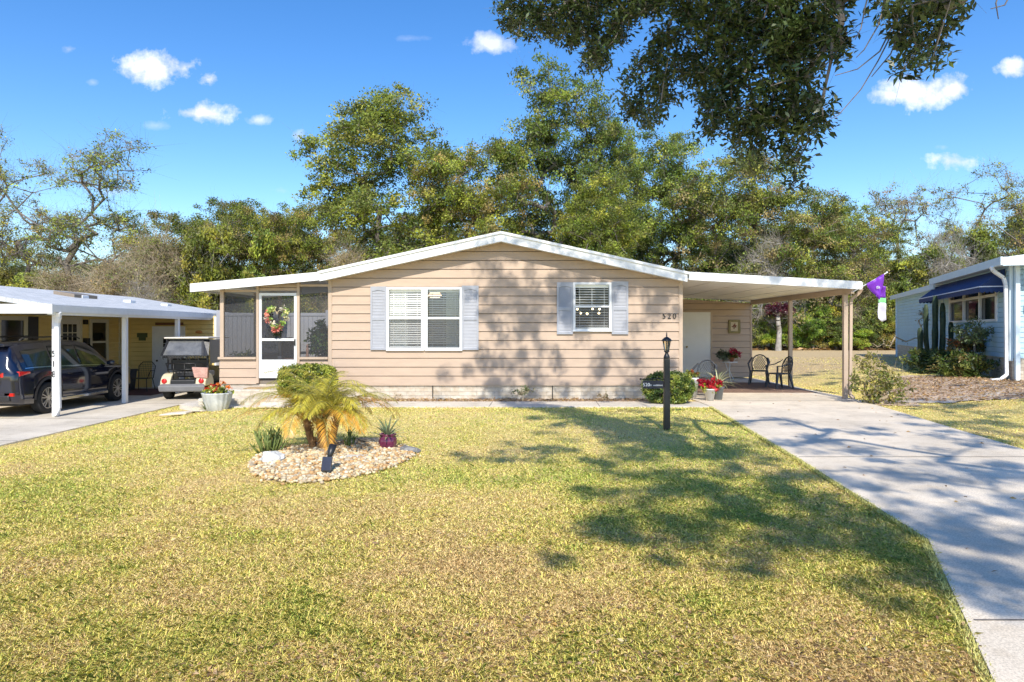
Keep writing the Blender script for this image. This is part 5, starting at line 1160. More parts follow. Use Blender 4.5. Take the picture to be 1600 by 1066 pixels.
# ================================================================ resin garden chairs, table, rug, pots
def make_chair():
    r = thing('garden_chair', (0, 0, 0), 'x', 'chair', 'charcoal resin chairs under the carport')
    mb = MB(); pts = []
    for k in range(16): a = 2*math.pi*k/16; pts.append((.24*abs(math.cos(a))**.6*math.copysign(1, math.cos(a)), .235*abs(math.sin(a))**.6*math.copysign(1, math.sin(a))))
    mb.hexa([(x, y, .395) for x, y in pts], [(x, y, .425) for x, y in pts]); mb.build('seat', 'resin', r, local=True, bevel=.008)
    # legs: front -y, rear +y
    for sx in (-1, 1):
        for (y0, y1, w0) in ((-.20, -.26, .07), (.18, .27, .07)):
            mb = MB(); xt, xb = sx*.22, sx*.27
            mb.hexa([(xb-.018, y1-.022, 0), (xb+.018, y1-.022, 0), (xb+.018, y1+.022, 0), (xb-.018, y1+.022, 0)], [(xt-.03, y0-.035, .41), (xt+.03, y0-.035, .41), (xt+.03, y0+.035, .41), (xt-.03, y0+.035, .41)])
            mb.build('leg', 'resin', r, local=True, bevel=.005)
    bk = lambda x, z: .20+.22*(z-.42)-.35*x*x     # curved, raked back
    fr = MB(); arch = []
    for k in range(17):
        a = math.pi*k/16; x = -.225*math.cos(a)*(1 if k not in (0, 16) else 1); z = .58+.30*math.sin(a)**.75; arch.append((x, bk(x, z)+.03, z))
    arch = [(-.19, .21, .41)]+arch+[(.19, .21, .41)]
    fr.tube(arch, .019, 8)
    for k in range(-4, 5):
        for s in (-1, 1):
            x0 = k*.055; p0 = None; pl_ = []
            for t in range(9):
                z = .44+.40*t/8; x = x0+s*(t/8-.5)*.26; zl = .58+.30*math.sqrt(max(0, 1-(x/.215)**2))-.02
                if abs(x) < .195 and z < zl: pl_.append((x, bk(x, z)+.03, z))
            if len(pl_) > 1: fr.tube(pl_, .0085, 5)
    fr.build('backrest', 'resin', r, local=True, smooth=True)
    for s in (-1, 1):
        mb = MB(); P_ = [(s*.215, .26, .80), (s*.255, .20, .74), (s*.285, .05, .665), (s*.29, -.12, .635), (s*.285, -.24, .63)]
        for a, b in zip(P_[:-1], P_[1:]): mb.bar(a, b, .055, .022)
        mb.bar((s*.285, -.235, .64), (s*.235, -.21, .41), .05, .03); mb.build('armrest', 'resin', r, local=True, smooth=False, bevel=.006)
    return r
ch0 = make_chair(); sc_ = 1.0
def put(o, loc, rz, label): o.location = loc; o.rotation_euler = (0, 0, rz); o['label'] = label; ROOT[o.name] = Vector(loc)
put(copy_tree(ch0), (4.78, 17.0, .03), R(-30), 'dark resin lattice chair standing alone behind the round bush by the wall corner')
put(copy_tree(ch0), (7.45, 20.6, .035), R(-25), 'dark resin chair facing forward between the white table and the other chair')
put(ch0, (7.55, 19.3, .035), R(-78), 'dark resin chair turned sideways next to the middle carport post')
tb = thing('bistro_table', (6.95, 21.9, .03), 'small round white metal table against the shed wall', 'table')
tx, ty = 6.95, 21.9
MB().lathe([(.27, .60), (.28, .605), (.28, .625), (.27, .63), (.02, .632)], (tx, ty, .03), 28).build('table_top', 'white', tb)
for k in range(3):
    a = k*2.094+.5; mb = MB(); mb.tube([(tx+.10*math.cos(a), ty+.10*math.sin(a), .62), (tx+.03*math.cos(a), ty+.03*math.sin(a), .40), (tx+.12*math.cos(a), ty+.12*math.sin(a), .22), (tx+.27*math.cos(a), ty+.27*math.sin(a), .03)], .011, 7); mb.build('leg', 'white', tb, smooth=True)
rng = np.random.default_rng(111)
tp = thing('terracotta_pot', (7.0, 21.85, .66), 'terracotta pot with red poinsettia on the white table', 'pot')
MB().lathe([(.055, 0), (.08, .11), (.088, .11), (.088, .13), (.07, .13)], (7.03, 21.85, .66), 20).build('pot_body', mat('terracotta', (.42, .17, .08), .8, .2, 9), tp, smooth=True)
RED = np.array([[.50, .02, .03], [.62, .04, .05], [.38, .01, .03]])
flowers('poinsettia', (7.08, 21.85, .80), 'pinkish red poinsettia on the white table', [(.10, 0, .17), (-.06, -.03, .20), (.03, .03, .24), (.17, .0, .10), (-.02, -.05, .12)], petal=np.array([[.52, .03, .08], [.42, .02, .06]]), leafc=GRN*.7, seed=112, prad=.085, psize=.075, nleaf=26, spread=(.12, .1, .08), lz=.06)
near_plant('leafy_houseplant', (6.76, 21.85, .66), 'dark green leafy plant on the left of the white table', 'plant', pts_ell(rng, 40, (.20, .16, .15), (0, 0, .20)), 24, .07, .07, np.array([[.04, .08, .03], [.08, .13, .06], [.16, .20, .12]]), 'bark', [(0, 0, 0), (0, 0, .06)], .004, seed=113, tn='stems')
mb = MB(); mb.box(4.45, 8.0, 17.9, 21.3, .032, .040); rug = mb.build('rug', mat('brown_rug', (.16, .085, .055), .95, .5, 40, .5, 120, c2=(.34, .22, .16), detail=8)); tag(rug, 'long brown woven rug lying on the carport slab under the chairs', 'rug')
# pots by the corner
wp = thing('white_pot', (4.63, 15.98, .03), 'white tapered pot with red poinsettia at the house corner', 'pot')
MB().lathe([(.085, 0), (.13, .25), (.14, .25), (.14, .275), (.12, .275), (.11, .24)], (4.63, 15.98, .03), 24).build('pot_body', mat('off_white_glaze', (.66, .66, .63), .4, .08, 6), wp, smooth=True)
flowers('poinsettia', (4.64, 15.98, .30), 'bright red poinsettia in the white pot at the house corner', [(-.17, 0, .10), (-.07, -.08, .16), (.05, .0, .10), (-.02, -.06, .04), (.17, -.03, .09), (.22, -.02, .15), (.12, -.08, .03), (-.2, 0, .18), (.1, .05, .2)], petal=RED, leafc=GRN*1.4, seed=114, prad=.075, psize=.075, nleaf=20, spread=(.2, .14, .08), lz=.0)
gp2 = thing('grey_pot', (4.88, 16.2, .03), 'grey blue pot half hidden behind the white pot', 'pot')
MB().lathe([(.10, 0), (.14, .28), (.155, .28), (.155, .31), (.13, .31), (.12, .27)], (4.88, 16.2, .03), 24).build('pot_body', mat('slate_glaze', (.20, .23, .25), .45, .1, 6), gp2, smooth=True)
rosette('spider_plant', (4.88, 16.2, .32), 'variegated strap leaved plant in the grey blue pot', 40, .62, .028, np.array([[.60, .56, .30], [.32, .38, .18], [.5, .5, .28]]), 115, droop=1.0, e0=.5, e1=1.5)
flowers('orange_flowers', (4.42, 16.75, .55), 'orange and green potted plant between the round bush and the lone chair', [(0, 0, .12), (.08, -.03, .06), (-.06, 0, .05)], petal=np.array([[.55, .18, .05], [.4, .12, .04]]), leafc=GRN, seed=116, prad=.05, nleaf=18, spread=(.14, .1, .1))
mp = thing('porch_pot', (4.42, 16.75, .03), 'pale pot behind the round bush holding orange flowers', 'pot')
MB().lathe([(.11, 0), (.15, .40), (.17, .42), (.17, .47), (.14, .48)], (4.42, 16.75, .03), 20).build('pot_body', bpy.data.materials['off_white_glaze'], mp, smooth=True)
dm = MB(); dm.box(-6.12, -5.55, 15.55, 15.95, .337, .350); tag(dm.build('doormat', mat('coir', (.40, .25, .12), .95, .4, 30, .6, 90, c2=(.6, .42, .22))), 'tan coir doormat on the top porch step', 'doormat')

# ---- flag on the carport corner
fl = thing('garden_flag', (8.05, 16.02, 2.62), 'purple pennant flag with green and white tail on an angled pole at the carport corner', 'flag')
MB().tube([(7.99, 16.0, 2.57), (8.66, 15.79, 3.0)], .011, 8).build('pole', 'white', fl, smooth=True)
MB().ball((8.67, 15.79, 3.01), .022).build('pole_tip', 'white', fl, smooth=True)
def cloth(pts, name, m, parent, seed, th=.006):
    import bmesh
    bm = bmesh.new(); vs = [bm.verts.new(p) for p in pts]; bm.faces.new(vs); bmesh.ops.triangulate(bm, faces=bm.faces); bmesh.ops.subdivide_edges(bm, edges=bm.edges, cuts=6, use_grid_fill=True)
    for v in bm.verts: d = math.sin(v.co.x*22+seed+v.co.z*5)*.03+math.sin(v.co.z*17+seed)*.012; v.co.y += d
    me = bpy.data.meshes.new(name); off = rootloc(parent)
    for v in bm.verts: v.co -= off
    bm.to_mesh(me); bm.free(); me.materials.append(m); o = bpy.data.objects.new(name, me); COL.objects.link(o); o.parent = parent
    for p in me.polygons: p.use_smooth = True
    md = o.modifiers.new('thick', 'SOLIDIFY'); md.thickness = th; return o
purple = mat('purple_nylon', (.16, .02, .42), .5, .15, 6); Yf = 15.8
q = lambda px, py, Y=15.8: P(px, py, Y)
cloth([q(1353.5, 444), q(1381, 428), q(1380, 450), q(1373, 469), q(1366, 458)], 'pennant', purple, fl, 1)
cloth([q(1376, 446, 15.84), q(1383, 448, 15.84), q(1383, 466, 15.84), q(1374, 464, 15.84)], 'tail_top', purple, fl, 2)
cloth([q(1374, 463, 15.86), q(1383, 465, 15.86), q(1383, 474, 15.86), q(1373, 473, 15.86)], 'tail_green', mat('green_nylon', (.22, .60, .25), .6, .1, 6), fl, 3)
cloth([q(1373, 472.5, 15.87), q(1383, 473.5, 15.87), q(1384, 500, 15.87), q(1379, 503, 15.87), q(1372, 498, 15.87)], 'tail_white', mat('lilac_white_nylon', (.62, .60, .70), .6, .08, 6), fl, 4)
mb = MB(); c_ = Vector(q(1371.5, 450, 15.74))
mb.tube([c_+Vector((.05*math.cos(a)*(1-.06*k), 0, .05*math.sin(a)*(1-.05*k))) for k, a in enumerate(np.linspace(-.5, 4.2, 12))], .006, 5); mb.tube([c_+Vector((-.01, 0, .012)), c_+Vector((.03, 0, 0)), c_+Vector((.0, 0, -.02))], .006, 5)
mb.build('emblem', 'white', fl, smooth=True)

# ================================================================ behind and inside the porch
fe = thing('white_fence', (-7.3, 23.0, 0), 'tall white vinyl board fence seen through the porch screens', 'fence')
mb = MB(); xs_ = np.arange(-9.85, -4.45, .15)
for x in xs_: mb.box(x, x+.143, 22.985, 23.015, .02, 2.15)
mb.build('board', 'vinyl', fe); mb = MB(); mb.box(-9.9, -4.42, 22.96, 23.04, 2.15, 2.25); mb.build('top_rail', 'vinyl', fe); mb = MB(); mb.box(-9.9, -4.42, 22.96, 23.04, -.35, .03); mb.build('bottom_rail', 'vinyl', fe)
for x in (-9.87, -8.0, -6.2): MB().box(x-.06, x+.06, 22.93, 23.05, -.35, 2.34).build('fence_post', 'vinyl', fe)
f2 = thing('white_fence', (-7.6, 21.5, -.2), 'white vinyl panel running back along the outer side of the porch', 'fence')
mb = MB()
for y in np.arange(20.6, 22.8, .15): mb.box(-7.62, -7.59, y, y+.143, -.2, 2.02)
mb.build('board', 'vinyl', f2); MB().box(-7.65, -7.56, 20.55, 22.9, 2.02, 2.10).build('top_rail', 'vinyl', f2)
wr = thing('heart_wreath', (-5.615, 16.30, 1.98), 'heart shaped wreath of pink and yellow flowers on the screen door', 'wreath')
hp = []
for k in range(40):
    t = 2*math.pi*k/40; hp.append((-5.615+.25*math.sin(t)**3, 16.325, 1.96+.018*(13*math.cos(t)-5*math.cos(2*t)-2*math.cos(3*t)-math.cos(4*t))))
MB().tube(hp+[hp[0]], .012, 6).build('vine_ring', 'twig', wr, smooth=True)
rng = np.random.default_rng(121); C = np.array([h for k, h in enumerate(hp) if 5 < k < 36])+rng.normal(size=(30, 3))*[.02, .01, .02]; C[:, 1] -= .03
V, c = clumps(rng, C, 26, .075, .06, np.array([[.75, .70, .35], [.78, .38, .28], [.30, .42, .10], [.80, .74, .60], [.75, .25, .2]]), .55, .1); npmesh('blossoms', V, qf(len(V)), c, 'petal', wr)
C = np.array([h for k, h in enumerate(hp) if 15 < k < 26])+rng.normal(size=(10, 3))*.02-[0, -.01, .10]; V, c = clumps(rng, C, 20, .06, .07, np.array([[.03, .04, .03], [.05, .07, .03]]), .4); npmesh('foliage', V, qf(len(V)), c, 'leaf', wr)
near_plant('hanging_plant', (-6.45, 18.0, 1.9), 'trailing plant hanging inside the left porch screen', 'plant', np.concatenate([pts_ell(rng, 24, (.22, .2, .15), (0, 0, .15)), np.stack([rng.uniform(-.1, .28, 26), rng.uniform(-.1, .1, 26), -rng.uniform(0, .75, 26)], 1)]), 10, .07, .06, np.array([[.08, .12, .04], [.13, .18, .06]]), 'bark', [(0, 0, .6), (0, 0, .25)], .003, seed=122, tn='hanger')
near_plant('potted_shrub', (-4.95, 17.6, .48), 'leafy green potted shrub inside the right porch screen', 'plant', pts_ell(rng, 60, (.36, .3, .5), (0, 0, .95)), 20, .12, .12, np.array([[.10, .20, .05], [.18, .30, .08]]), 'bark', [(0, 0, 0), (0, 0, .4)], .004, seed=123, tn='stems')
near_plant('windowsill_plant', (-6.6, 16.9, .9), 'low leafy plant on the sill inside the left porch screen', 'plant', pts_ell(rng, 16, (.34, .1, .08), (0, 0, .16)), 12, .07, .07, np.array([[.2, .24, .1], [.1, .14, .05]]), 'bark', [(0, 0, 0), (0, 0, .1)], .003, seed=124, tn='stems')
stemclump('cactus', (-5.2, 19.5, 1.2), 'small potted cactus standing on the table inside the porch', 5, .55, .16, 125, mat('dark_cactus', (.04, .07, .03), .7, .2, 9), 'cactus', .04)
pt2 = thing('porch_table', (-5.3, 19.4, .48), 'dark round dining table inside the screened porch', 'table')
MB().lathe([(.52, .70), (.53, .72), (.52, .74), (.02, .74)], (-5.3, 19.4, .48), 24).build('table_top', 'dark', pt2); MB().lathe([(.25, 0), (.05, .06), (.05, .70)], (-5.3, 19.4, .48), 14).build('pedestal', 'dark', pt2)
def ratchair(x, y, rz, label, m, hh=1.0):
    r = thing('porch_chair', (x, y, .48), label, 'chair'); r.rotation_euler = (0, 0, rz)
    MB().box(-.25, .25, -.25, .25, .38, .45).build('seat', m, r, local=True, bevel=.03)
    mb = MB(); n = 9
    for k in range(n): 
        a = -1.1+2.2*k/(n-1); b_ = -1.1+2.2*(k+1)/(n-1)
        if k < n-1: mb.hexa([(.28*math.sin(a), .05+.24*math.cos(a), .40), (.28*math.sin(b_), .05+.24*math.cos(b_), .40), (.25*math.sin(b_), .05+.20*math.cos(b_), .40), (.25*math.sin(a), .05+.20*math.cos(a), .40)], [(.30*math.sin(a), .10+.26*math.cos(a), hh-.3*abs(a/1.1)**2*.5), (.30*math.sin(b_), .10+.26*math.cos(b_), hh-.3*abs(b_/1.1)**2*.5), (.27*math.sin(b_), .10+.22*math.cos(b_), hh-.3*abs(b_/1.1)**2*.5), (.27*math.sin(a), .10+.22*math.cos(a), hh-.3*abs(a/1.1)**2*.5)])
    mb.build('backrest', m, r, local=True)
    for sx in (-1, 1):
        for sy in (-1, 1): MB().bar((sx*.21, sy*.21, 0), (sx*.2, sy*.2, .39), .04).build('leg', m, r, local=True)
ratchair(-5.85, 18.2, R(30), 'high backed wicker chair behind the screen door', mat('wicker', (.22, .13, .09), .8, .4, 30))
ratchair(-5.5, 20.4, R(0), 'dark dining chair behind the porch table', bpy.data.materials['dark_interior'], .9)
st2 = thing('statuette', (-4.98, 16.62, 1.0), 'small pinkish ornament on the sill inside the right porch screen', 'ornament')
mb = MB(); mb.lathe([(.05, 0), (.045, .03), (.02, .08), (.04, .14), (.03, .2), (.015, .24), (.03, .27), (.005, .31)], (-4.98, 16.62, 1.03), 12); mb.build('body', mat('terra_pink', (.5, .3, .22), .8, .1, 5), st2, smooth=True)
tag(MB().box(-5.1, -4.45, 16.55, 16.75, .98, 1.02).build('sill_shelf', 'tantrim'), 'narrow shelf inside the right porch screen', 'shelf')

# ================================================================ yellow house porch things
def wirechair():
    c = (-11.9, 22.0, -.3); r = thing('wire_chair', c, 'black wire mesh patio chair in front of the white side door', 'chair'); x, y, z = c
    mb = MB(); mb.tube([(x-.24, y+.2, z+.42), (x-.27, y+.28, z+.8), (x-.15, y+.3, z+.93), (x+.15, y+.3, z+.93), (x+.27, y+.28, z+.8), (x+.24, y+.2, z+.42)], .013, 6)
    for k in range(9): xx = x-.22+k*.055; mb.tube([(xx, y+.21, z+.42), (xx, y+.29, z+.91)], .004, 4)
    for k in range(7): zz = z+.48+k*.06; mb.tube([(x-.25, y+.22+k*.01, zz), (x+.25, y+.22+k*.01, zz)], .004, 4)
    mb.build('backrest', 'blackmetal', r); MB().box(x-.25, x+.25, y-.22, y+.2, z+.41, z+.43).build('seat', 'blackmetal', r)
    for sx in (-1, 1):
        MB().tube([(x+sx*.25, y+.25, z+.66), (x+sx*.30, y-.1, z+.66), (x+sx*.27, y-.22, z+.42)], .013, 6).build('armrest', 'blackmetal', r)
        for sy in (-1, 1): MB().tube([(x+sx*.22, y+sy*.18, z+.42), (x+sx*.28, y+sy*.26, z)], .013, 6).build('leg', 'blackmetal', r)
wirechair()
wc = thing('storage_bin', (-12.6, 22.4, -.3), 'dark square bin beside the wire chair', 'bin'); MB().hexa([(-12.8, 22.2, -.3), (-12.45, 22.2, -.3), (-12.45, 22.55, -.3), (-12.8, 22.55, -.3)], [(-12.85, 22.15, .35), (-12.4, 22.15, .35), (-12.4, 22.6, .35), (-12.85, 22.6, .35)]).build('body', 'black', wc, bevel=.02); MB().box(-12.87, -12.38, 22.13, 22.62, .35, .39).build('lid', 'black', wc, bevel=.01)
near_plant('potted_plant', (-13.1, 21.9, -.3), 'bushy potted plant in front of the dark bin by the yellow wall', 'plant', pts_ell(rng, 18, (.2, .2, .2), (0, 0, .55)), 12, .08, .08, GRN, 'bark', [(0, 0, 0), (0, 0, .3)], .008, seed=131, tn='stems')
tag(MB().box(-13.3, -10.9, 20.6, 22.9, -.298, -.285).build('patio_rug', mat('maroon_rug', (.10, .04, .035), .95, .3, 20)), 'dark maroon mat on the neighbour carport slab', 'rug')
for (x, z, nm, lb) in ((-12.7, 1.45, 'wall_plaque', 'small green plaque on the yellow wall left of the side door'), (-10.75, 1.18, 'wall_ornament', 'dark metal scroll ornament on the yellow wall above the golf cart')):
    r = thing(nm, (x, 23.46, z), lb, 'wall art'); mb = MB()
    if nm == 'wall_plaque': mb.box(x-.17, x+.17, 23.43, 23.47, z-.03, z+.12); mb.box(x-.11, x+.11, 23.43, 23.47, z-.14, z-.03); mb.build('plate', mat('verdigris', (.10, .12, .05), .7, .2, 9), r)
    else:
        for s in (-1, 1): mb.tube([(x+s*.05, 23.44, z-.15), (x+s*.12, 23.44, z+.0), (x+s*.3, 23.44, z+.1), (x+s*.2, 23.44, z+.12), (x+s*.1, 23.44, z+.08)], .03, 6)
        mb.ball((x, 23.44, z-.02), .11); mb.build('scroll', 'blackmetal', r)
        MB().ball((x, 23.44, z+.42), .09, sq=(1.4, .4, .6)).build('sun_face', mat('copper', (.6, .24, .05), .5, .2, 5), r, smooth=True)
r = thing('wheel_ornament', (-13.4, 20.0, .95), 'round black spoked ornament hanging on the yellow wall behind the car', 'wall art'); mb = MB()
mb.tube([(-13.42, 19.95+.22*math.cos(a), .95+.22*math.sin(a)) for a in np.linspace(0, 6.283, 20)], .018, 6)
for k in range(5): a = k*.628*2; mb.tube([(-13.42, 19.95, .95), (-13.42, 19.95+.22*math.cos(a), .95+.22*math.sin(a))], .012, 5)
mb.build('ring', 'blackmetal', r)

# ================================================================ the car
def suv():
    loc = (-11.95, 17.62, -.3); r = thing('parked_car', loc, 'dark blue sport utility car parked under the white neighbour carport', 'car')
    ys = [-2.46, -2.42, -2.34, -2.2, -1.9, -1.2, 0, .5, 1.0, 1.4, 1.85, 2.2, 2.40, 2.47]
    zb = [.50, .40, .33, .28, .26, .24, .24, .24, .24, .25, .26, .28, .36, .50]
    hw = [.80, .88, .925, .95, .96, .965, .965, .965, .965, .96, .94, .88, .76, .62]
    zl = [.98, 1.02, 1.06, 1.08, 1.09, 1.08, 1.05, 1.03, 1.01, 1.00, .97, .90, .80, .74]
    zt = [1.08, 1.20, 1.42, 1.62, 1.69, 1.725, 1.72, 1.66, 1.44, 1.16, 1.06, .97, .86, .78]
    th = [.70, .69, .67, .655, .65, .66, .66, .65, .64, .70, .68, .62, .52, .46]
    f = lambda arr, y: float(np.interp(y, ys, arr))
    WY = (-1.42, 1.43)
    ring = lambda y: None
    st = sorted(set(list(np.round(np.linspace(-2.46, 2.47, 90), 4))+ys)); rows = []
    for y in st:
        b = f(zb, y)
        for wy in WY:
            if abs(y-wy) < .45: b = max(b, .37+math.sqrt(.45**2-(y-wy)**2))
        h, l, t, w_ = f(hw, y), f(zl, y), f(zt, y), f(th, y)
        b = min(b, l-.12)
        m1 = b+(l-b)*.30; m2 = b+(l-b)*.65
        bul = .012*math.sin((y+1)*1.5)
        half = [(0, b+.0), (h*.80, b), (h*.985, b+.03), (h*1.0, m1), (h*.988+bul, m2), (h*.995, l-.05), (h*.965, l), (w_+.02, t-.07), (w_-.03, t-.02), (w_*.6, t+.01), (0, t+.022)]
        rows.append((y, half))
    mb = MB(); n = len(rows[0][1])
    for y, half in rows:
        for s in (1, -1):
            for (x, z) in half: mb.V((s*x, y, z))
    for i in range(len(rows)-1):
        for s in (0, 1):
            for k in range(n-1):
                a = i*2*n+s*n+k; mb.f.append((a, a+1, a+1+2*n, a+2*n) if s == 0 else (a, a+2*n, a+1+2*n, a+1))
    for e in (0, len(rows)-1):
        for k in range(n-1): a = e*2*n+k; mb.f.append((a, a+1, a+n+1, a+n))
    paint = mat('midnight_blue_paint', (.002, .0045, .018), .15, .08, 3, coat=1.0, metal=0)
    mb.build('body', paint, r, local=True, smooth=True)
    trim = mat('car_trim', (.02, .02, .022), .5, .1, 9); chrome = mat('chrome', (.7, .7, .72), .15, .03, 3, metal=1)
    gl = mat('car_glass', (.01, .014, .014), .04, .1, 3, coat=1)
    # glass house strips on each side
    def side(s, y0, y1, t0, t1, nm, m, d=.006, n_=10, slant=(0, 0)):
        q = MB(); prev = None
        for k in range(n_+1):
            row = []
            for t, sl in ((t0, slant[0]), (t1, slant[1])):
                y = y0+(y1-y0)*k/n_+sl*(1 if k == n_ and False else (k/n_)); h, l, tt, w_ = f(hw, y)*.965, f(zl, y), f(zt, y)-.07, f(th, y)+.02
                row.append((s*(h+(w_-h)*t+d), y, l+(tt-l)*t+d*.5))
            if prev: q.quad(prev[0], row[0], row[1], prev[1])
            prev = row
        return q.build(nm, m, r, local=True, smooth=True)
    for s in (1, -1):
        side(s, -2.05, -1.22, .10, .82, 'quarter_window', gl, slant=(0, 0)); side(s, -1.14, -.18, .08, .90, 'rear_side_window', gl)
        side(s, -.10, 1.25, .08, .90, 'front_side_window', gl, slant=(-.05, -.62))
        side(s, -2.15, 1.15, .02, .06, 'window_chrome', chrome, .009, 20)
        q = MB(); q.tube([(s*.60, -1.9, 1.73), (s*.60, -1.75, 1.80), (s*.60, .1, 1.82), (s*.60, .3, 1.75)], .018, 6); q.build('roof_rail', trim, r, local=True, smooth=True)
        q = MB(); q.ball((s*1.06, .92, 1.10), .10, sq=(1.1, .7, .75)); q.bar((s*.95, .95, 1.06), (s*1.05, .93, 1.08), .05); q.build('side_mirror', paint, r, local=True, smooth=True)
        q = MB(); q.box(s*.955-.015, s*.955+.015, -.95, .95, .27, .34); q.build('sill_trim', chrome, r, local=True, bevel=.01)
        q = MB()
        for zz in (1,): q.hexa([(s*.62, -2.475, .92), (s*.93, -2.33, .94), (s*.955, -2.02, .99), (s*.93, -2.3, .96)], [(s*.62, -2.475, 1.02), (s*.93, -2.345, 1.05), (s*.965, -2.05, 1.03), (s*.90, -2.3, 1.05)])
        q.hexa([(s*.25, -2.485, .93), (s*.62, -2.485, .93), (s*.62, -2.45, .93), (s*.25, -2.45, .93)], [(s*.25, -2.485, .99), (s*.62, -2.485, 1.0), (s*.62, -2.45, 1.0), (s*.25, -2.45, .99)])
        q.build('tail_light', mat('tail_red', (.55, .01, .01), .15, .1, 5, coat=1) if s == 1 else bpy.data.materials['tail_red'], r, local=True)
        q = MB(); q.box(s*.78-.10, s*.78+.10, -2.46, -2.36, .50, .57); q.build('reflector', bpy.data.materials['tail_red'], r, local=True)
        for yy in (-.65, .35): q = MB(); q.box(s*.965-.012, s*.965+.014, yy-.1, yy+.08, .90, .93); q.build('door_handle', paint, r, local=True, bevel=.006)
        for wy in WY:
            q = MB()
            for k in range(16):
                a0, a1 = math.pi*k/16, math.pi*(k+1)/16
                pp = lambda a, rr, x: (x, wy+rr*math.cos(a), .37+rr*math.sin(a))
                xo, xi = s*.985, s*.90
                q.quad(pp(a0, .45, xo), pp(a1, .45, xo), pp(a1, .505, s*.972), pp(a0, .505, s*.972)); q.quad(pp(a0, .45, xi), pp(a1, .45, xi), pp(a1, .45, xo), pp(a0, .45, xo))
            q.build('arch_trim', trim, r, local=True)
            w = MB(); w.lathe([(.24, -.11), (.34, -.115), (.368, -.09), (.372, 0), (.368, .09), (.34, .115), (.25, .11)], (s*.855, wy, .372), 36, ax='x', cap=False); wh = w.build('wheel', mat('tyre', (.02, .02, .02), .85, .2, 20) if 'tyre' not in bpy.data.materials else bpy.data.materials['tyre'], r, local=True, smooth=True)
            rm = MB(); xo = s*.960
            for k in range(30): a0, a1 = k*.20944, (k+1)*.20944; rm.hexa([(xo, wy+.235*math.cos(a0), .372+.235*math.sin(a0)), (xo, wy+.235*math.cos(a1), .372+.235*math.sin(a1)), (xo, wy+.255*math.cos(a1), .372+.255*math.sin(a1)), (xo, wy+.255*math.cos(a0), .372+.255*math.sin(a0))], [(xo-s*.03, wy+.235*math.cos(a0), .372+.235*math.sin(a0)), (xo-s*.03, wy+.235*math.cos(a1), .372+.235*math.sin(a1)), (xo-s*.03, wy+.255*math.cos(a1), .372+.255*math.sin(a1)), (xo-s*.03, wy+.255*math.cos(a0), .372+.255*math.sin(a0))])
            for k in range(12):
                a = k*math.pi/6; a2 = a+(.09 if k % 2 else -.09); rm.bar((xo-s*.008, wy+.04*math.cos(a), .372+.04*math.sin(a)), (xo-s*.004, wy+.24*math.cos(a2), .372+.24*math.sin(a2)), .02, .022, up=(1, 0, 0))
            rm.lathe([(.055, -.012), (.055, .012)], (xo-s*.01, wy, .372), 14, ax='x'); rm.build('rim', mat('silver_alloy', (.62, .60, .58), .3, .05, 5, metal=.8) if 'silver_alloy' not in bpy.data.materials else bpy.data.materials['silver_alloy'], wh, local=True)
            dk = MB(); dk.lathe([(.235, -.004), (.235, .004)], (s*.925, wy, .372), 24, ax='x'); dk.build('brake_disc', 'dark', wh, local=True)
    q = MB(); q.hexa([(-.62, -2.425, 1.10), (.62, -2.425, 1.10), (.60, -2.25, 1.52), (-.60, -2.25, 1.52)], [(-.62, -2.405, 1.10), (.62, -2.405, 1.10), (.60, -2.23, 1.52), (-.60, -2.23, 1.52)]); q.build('rear_window', gl, r, local=True)
    q = MB(); q.box(-.60, .60, -2.36, -2.05, 1.60, 1.66); q.build('spoiler', paint, r, local=True, bevel=.02)
    q = MB(); q.box(-.80, .80, -2.49, -2.38, .38, .52); q.build('rear_bumper', trim, r, local=True, bevel=.03)
    q = MB(); q.hexa([(-.62, 1.40, 1.165), (.62, 1.40, 1.165), (.58, .72, 1.60), (-.58, .72, 1.60)], [(-.62, 1.42, 1.18), (.62, 1.42, 1.18), (.58, .74, 1.615), (-.58, .74, 1.615)]); q.build('windscreen', gl, r, local=True)
    MB().box(-.8, .8, -2.2, 2.2, .26, .60).build('underbody', 'dark', r, local=True)
suv()

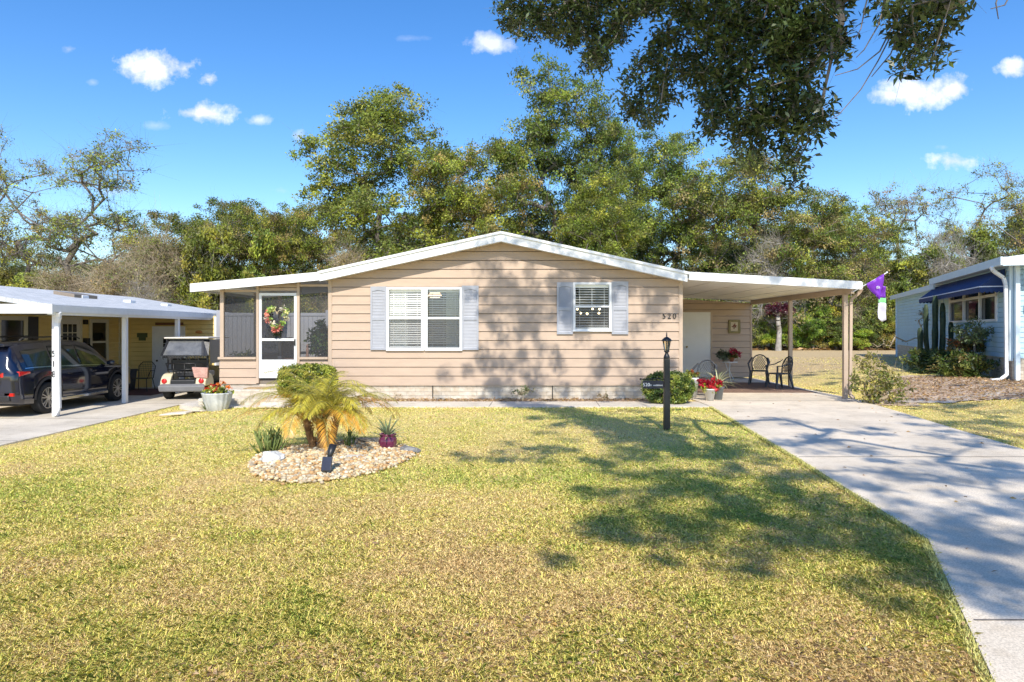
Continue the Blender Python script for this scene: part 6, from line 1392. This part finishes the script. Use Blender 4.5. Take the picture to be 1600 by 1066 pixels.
def cart():
    loc = (-9.42, 20.3, -.3); r = thing('golf_cart', loc, 'cream golf cart with black rain cover parked nose away beside the porch', 'golf cart'); r.rotation_euler = (0, 0, R(6))
    cream = mat('cream_plastic', (.62, .56, .40), .3, .06, 4, coat=.4); grey = mat('grey_bumper', (.17, .175, .19), .5, .1, 6); vin = mat('black_vinyl', (.02, .022, .028), .3, .2, 6, .3, 8)
    b = lambda *a: MB().box(*a)
    b(-.62, .62, -.72, 1.25, 1.72, 1.77).build('roof', mat('off_white_roof', (.60, .56, .48), .4, .05, 4), r, local=True, bevel=.025)
    for sx in (-1, 1):
        MB().bar((sx*.54, -.60, .75), (sx*.56, -.55, 1.73), .035).build('roof_strut', 'blackmetal', r, local=True); MB().bar((sx*.54, .95, .7), (sx*.54, .75, 1.73), .035).build('roof_strut', 'blackmetal', r, local=True)
        q = MB(); pr = []
        for k in range(9): a = math.pi*k/8; pr.append((-.62-.38*math.cos(a)*1.0, .40+.36*math.sin(a)))
        q.hexa([(sx*.34, y, z) for y, z in pr], [(sx*.62, y, z-.02) for y, z in pr]); q.build('rear_fender', cream, r, local=True, bevel=.03)
        MB().lathe([(.0, -.012), (.065, -.012), (.065, .012), (.0, .012)], (0, 0, 0), 16).T
        q = MB(); q.ball((sx*.50, -.985, .53), .075, sq=(1, .35, 1)); q.build('tail_light', bpy.data.materials['tail_red'], r, local=True, smooth=True)
        for wy in (-.62, 1.05):
            w = MB(); w.lathe([(.10, -.09), (.20, -.10), (.225, -.06), (.225, .06), (.20, .10), (.10, .09)], (sx*.50, wy, .225), 24, ax='x', cap=False); wh = w.build('wheel', bpy.data.materials['tyre'], r, local=True, smooth=True)
            w = MB(); w.lathe([(.11, -.005), (.10, .012), (.02, .02)], (sx*.50+.09*sx, wy, .225), 16, ax='x'); w.build('rim', bpy.data.materials['silver_alloy'], wh, local=True, smooth=True)
    MB().hexa([(-.62, -1.08, .24), (.62, -1.08, .24), (.60, -.9, .22), (-.60, -.9, .22)], [(-.64, -1.10, .40), (.64, -1.10, .40), (.55, -.88, .50), (-.55, -.88, .50)]).build('bumper', grey, r, local=True, bevel=.03)
    b(-.33, .33, -1.0, -.45, .45, .56).build('bag_well', vin, r, local=True, bevel=.02)
    b(-.52, .52, -.40, .15, .60, .78).build('seat', vin, r, local=True, bevel=.04); b(-.52, .52, -.46, -.36, .80, 1.15).build('seat_back', vin, r, local=True, bevel=.04)
    b(-.58, .58, -.5, 1.45, .28, .36).build('floor_pan', 'dark', r, local=True)
    MB().hexa([(-.58, 1.1, .35), (.58, 1.1, .35), (.45, 1.6, .35), (-.45, 1.6, .35)], [(-.58, 1.1, .88), (.58, 1.1, .88), (.4, 1.5, .66), (-.4, 1.5, .66)]).build('front_cowl', cream, r, local=True, bevel=.04)
    # rear rain enclosure: slanted clear panel with black edge
    q = MB(); q.quad((-.50, -.60, 1.70), (.42, -.60, 1.70), (.48, -.86, 1.26), (-.60, -.86, 1.26)); q.build('rain_cover_window', mat('clear_vinyl', (.09, .095, .10), .3, .4, 5, .6, 7, coat=1), r, local=True)
    q = MB()
    for a, c in (((-.52, -.60, 1.70), (-.62, -.87, 1.24)), ((.42, -.61, 1.70), (.50, -.87, 1.24)), ((-.62, -.87, 1.24), (.62, -.87, 1.24)), ((-.52, -.60, 1.71), (.58, -.60, 1.71))): q.bar(a, c, .06, .03)
    q.quad((.42, -.598, 1.70), (.60, -.56, 1.70), (.64, -.80, 1.24), (.49, -.858, 1.24))
    for k in range(16): x = -.6+k*.08; q.bar((x, -.87, 1.23), (x+.03, -.86, 1.14+.03*math.sin(k*2)), .05, .02)
    q.quad((-.60, -.58, 1.70), (-.60, .8, 1.70), (-.60, .8, 1.0), (-.60, -.5, 1.0)); q.quad((.60, -.58, 1.70), (.60, .8, 1.70), (.60, .8, 1.0), (.60, -.5, 1.0)); q.build('rain_cover', vin, r, local=True)
    q = MB(); q.tube([(-.5, -.5, .6), (-.5, -.86, 1.02), (.5, -.86, 1.02), (.5, -.5, .6)], .02, 6); q.tube([(-.46, -.84, .85), (.46, -.84, .85)], .016, 6)
    for x in (-.3, 0, .3): q.tube([(x, -.86, 1.02), (x, -.84, .58)], .012, 6)
    q.build('rear_basket', 'blackmetal', r, local=True, smooth=True)
    q = MB(); q.hexa([(.30, -.95, .62), (.66, -.95, .60), (.66, -.80, .60), (.30, -.80, .62)], [(.22, -.93, .92), (.66, -.93, .90), (.66, -.82, .90), (.22, -.82, .92)]); q.build('seat_towel', mat('faded_pink_cloth', (.50, .30, .26), .9, .25, 9), r, local=True, bevel=.02)
cart()
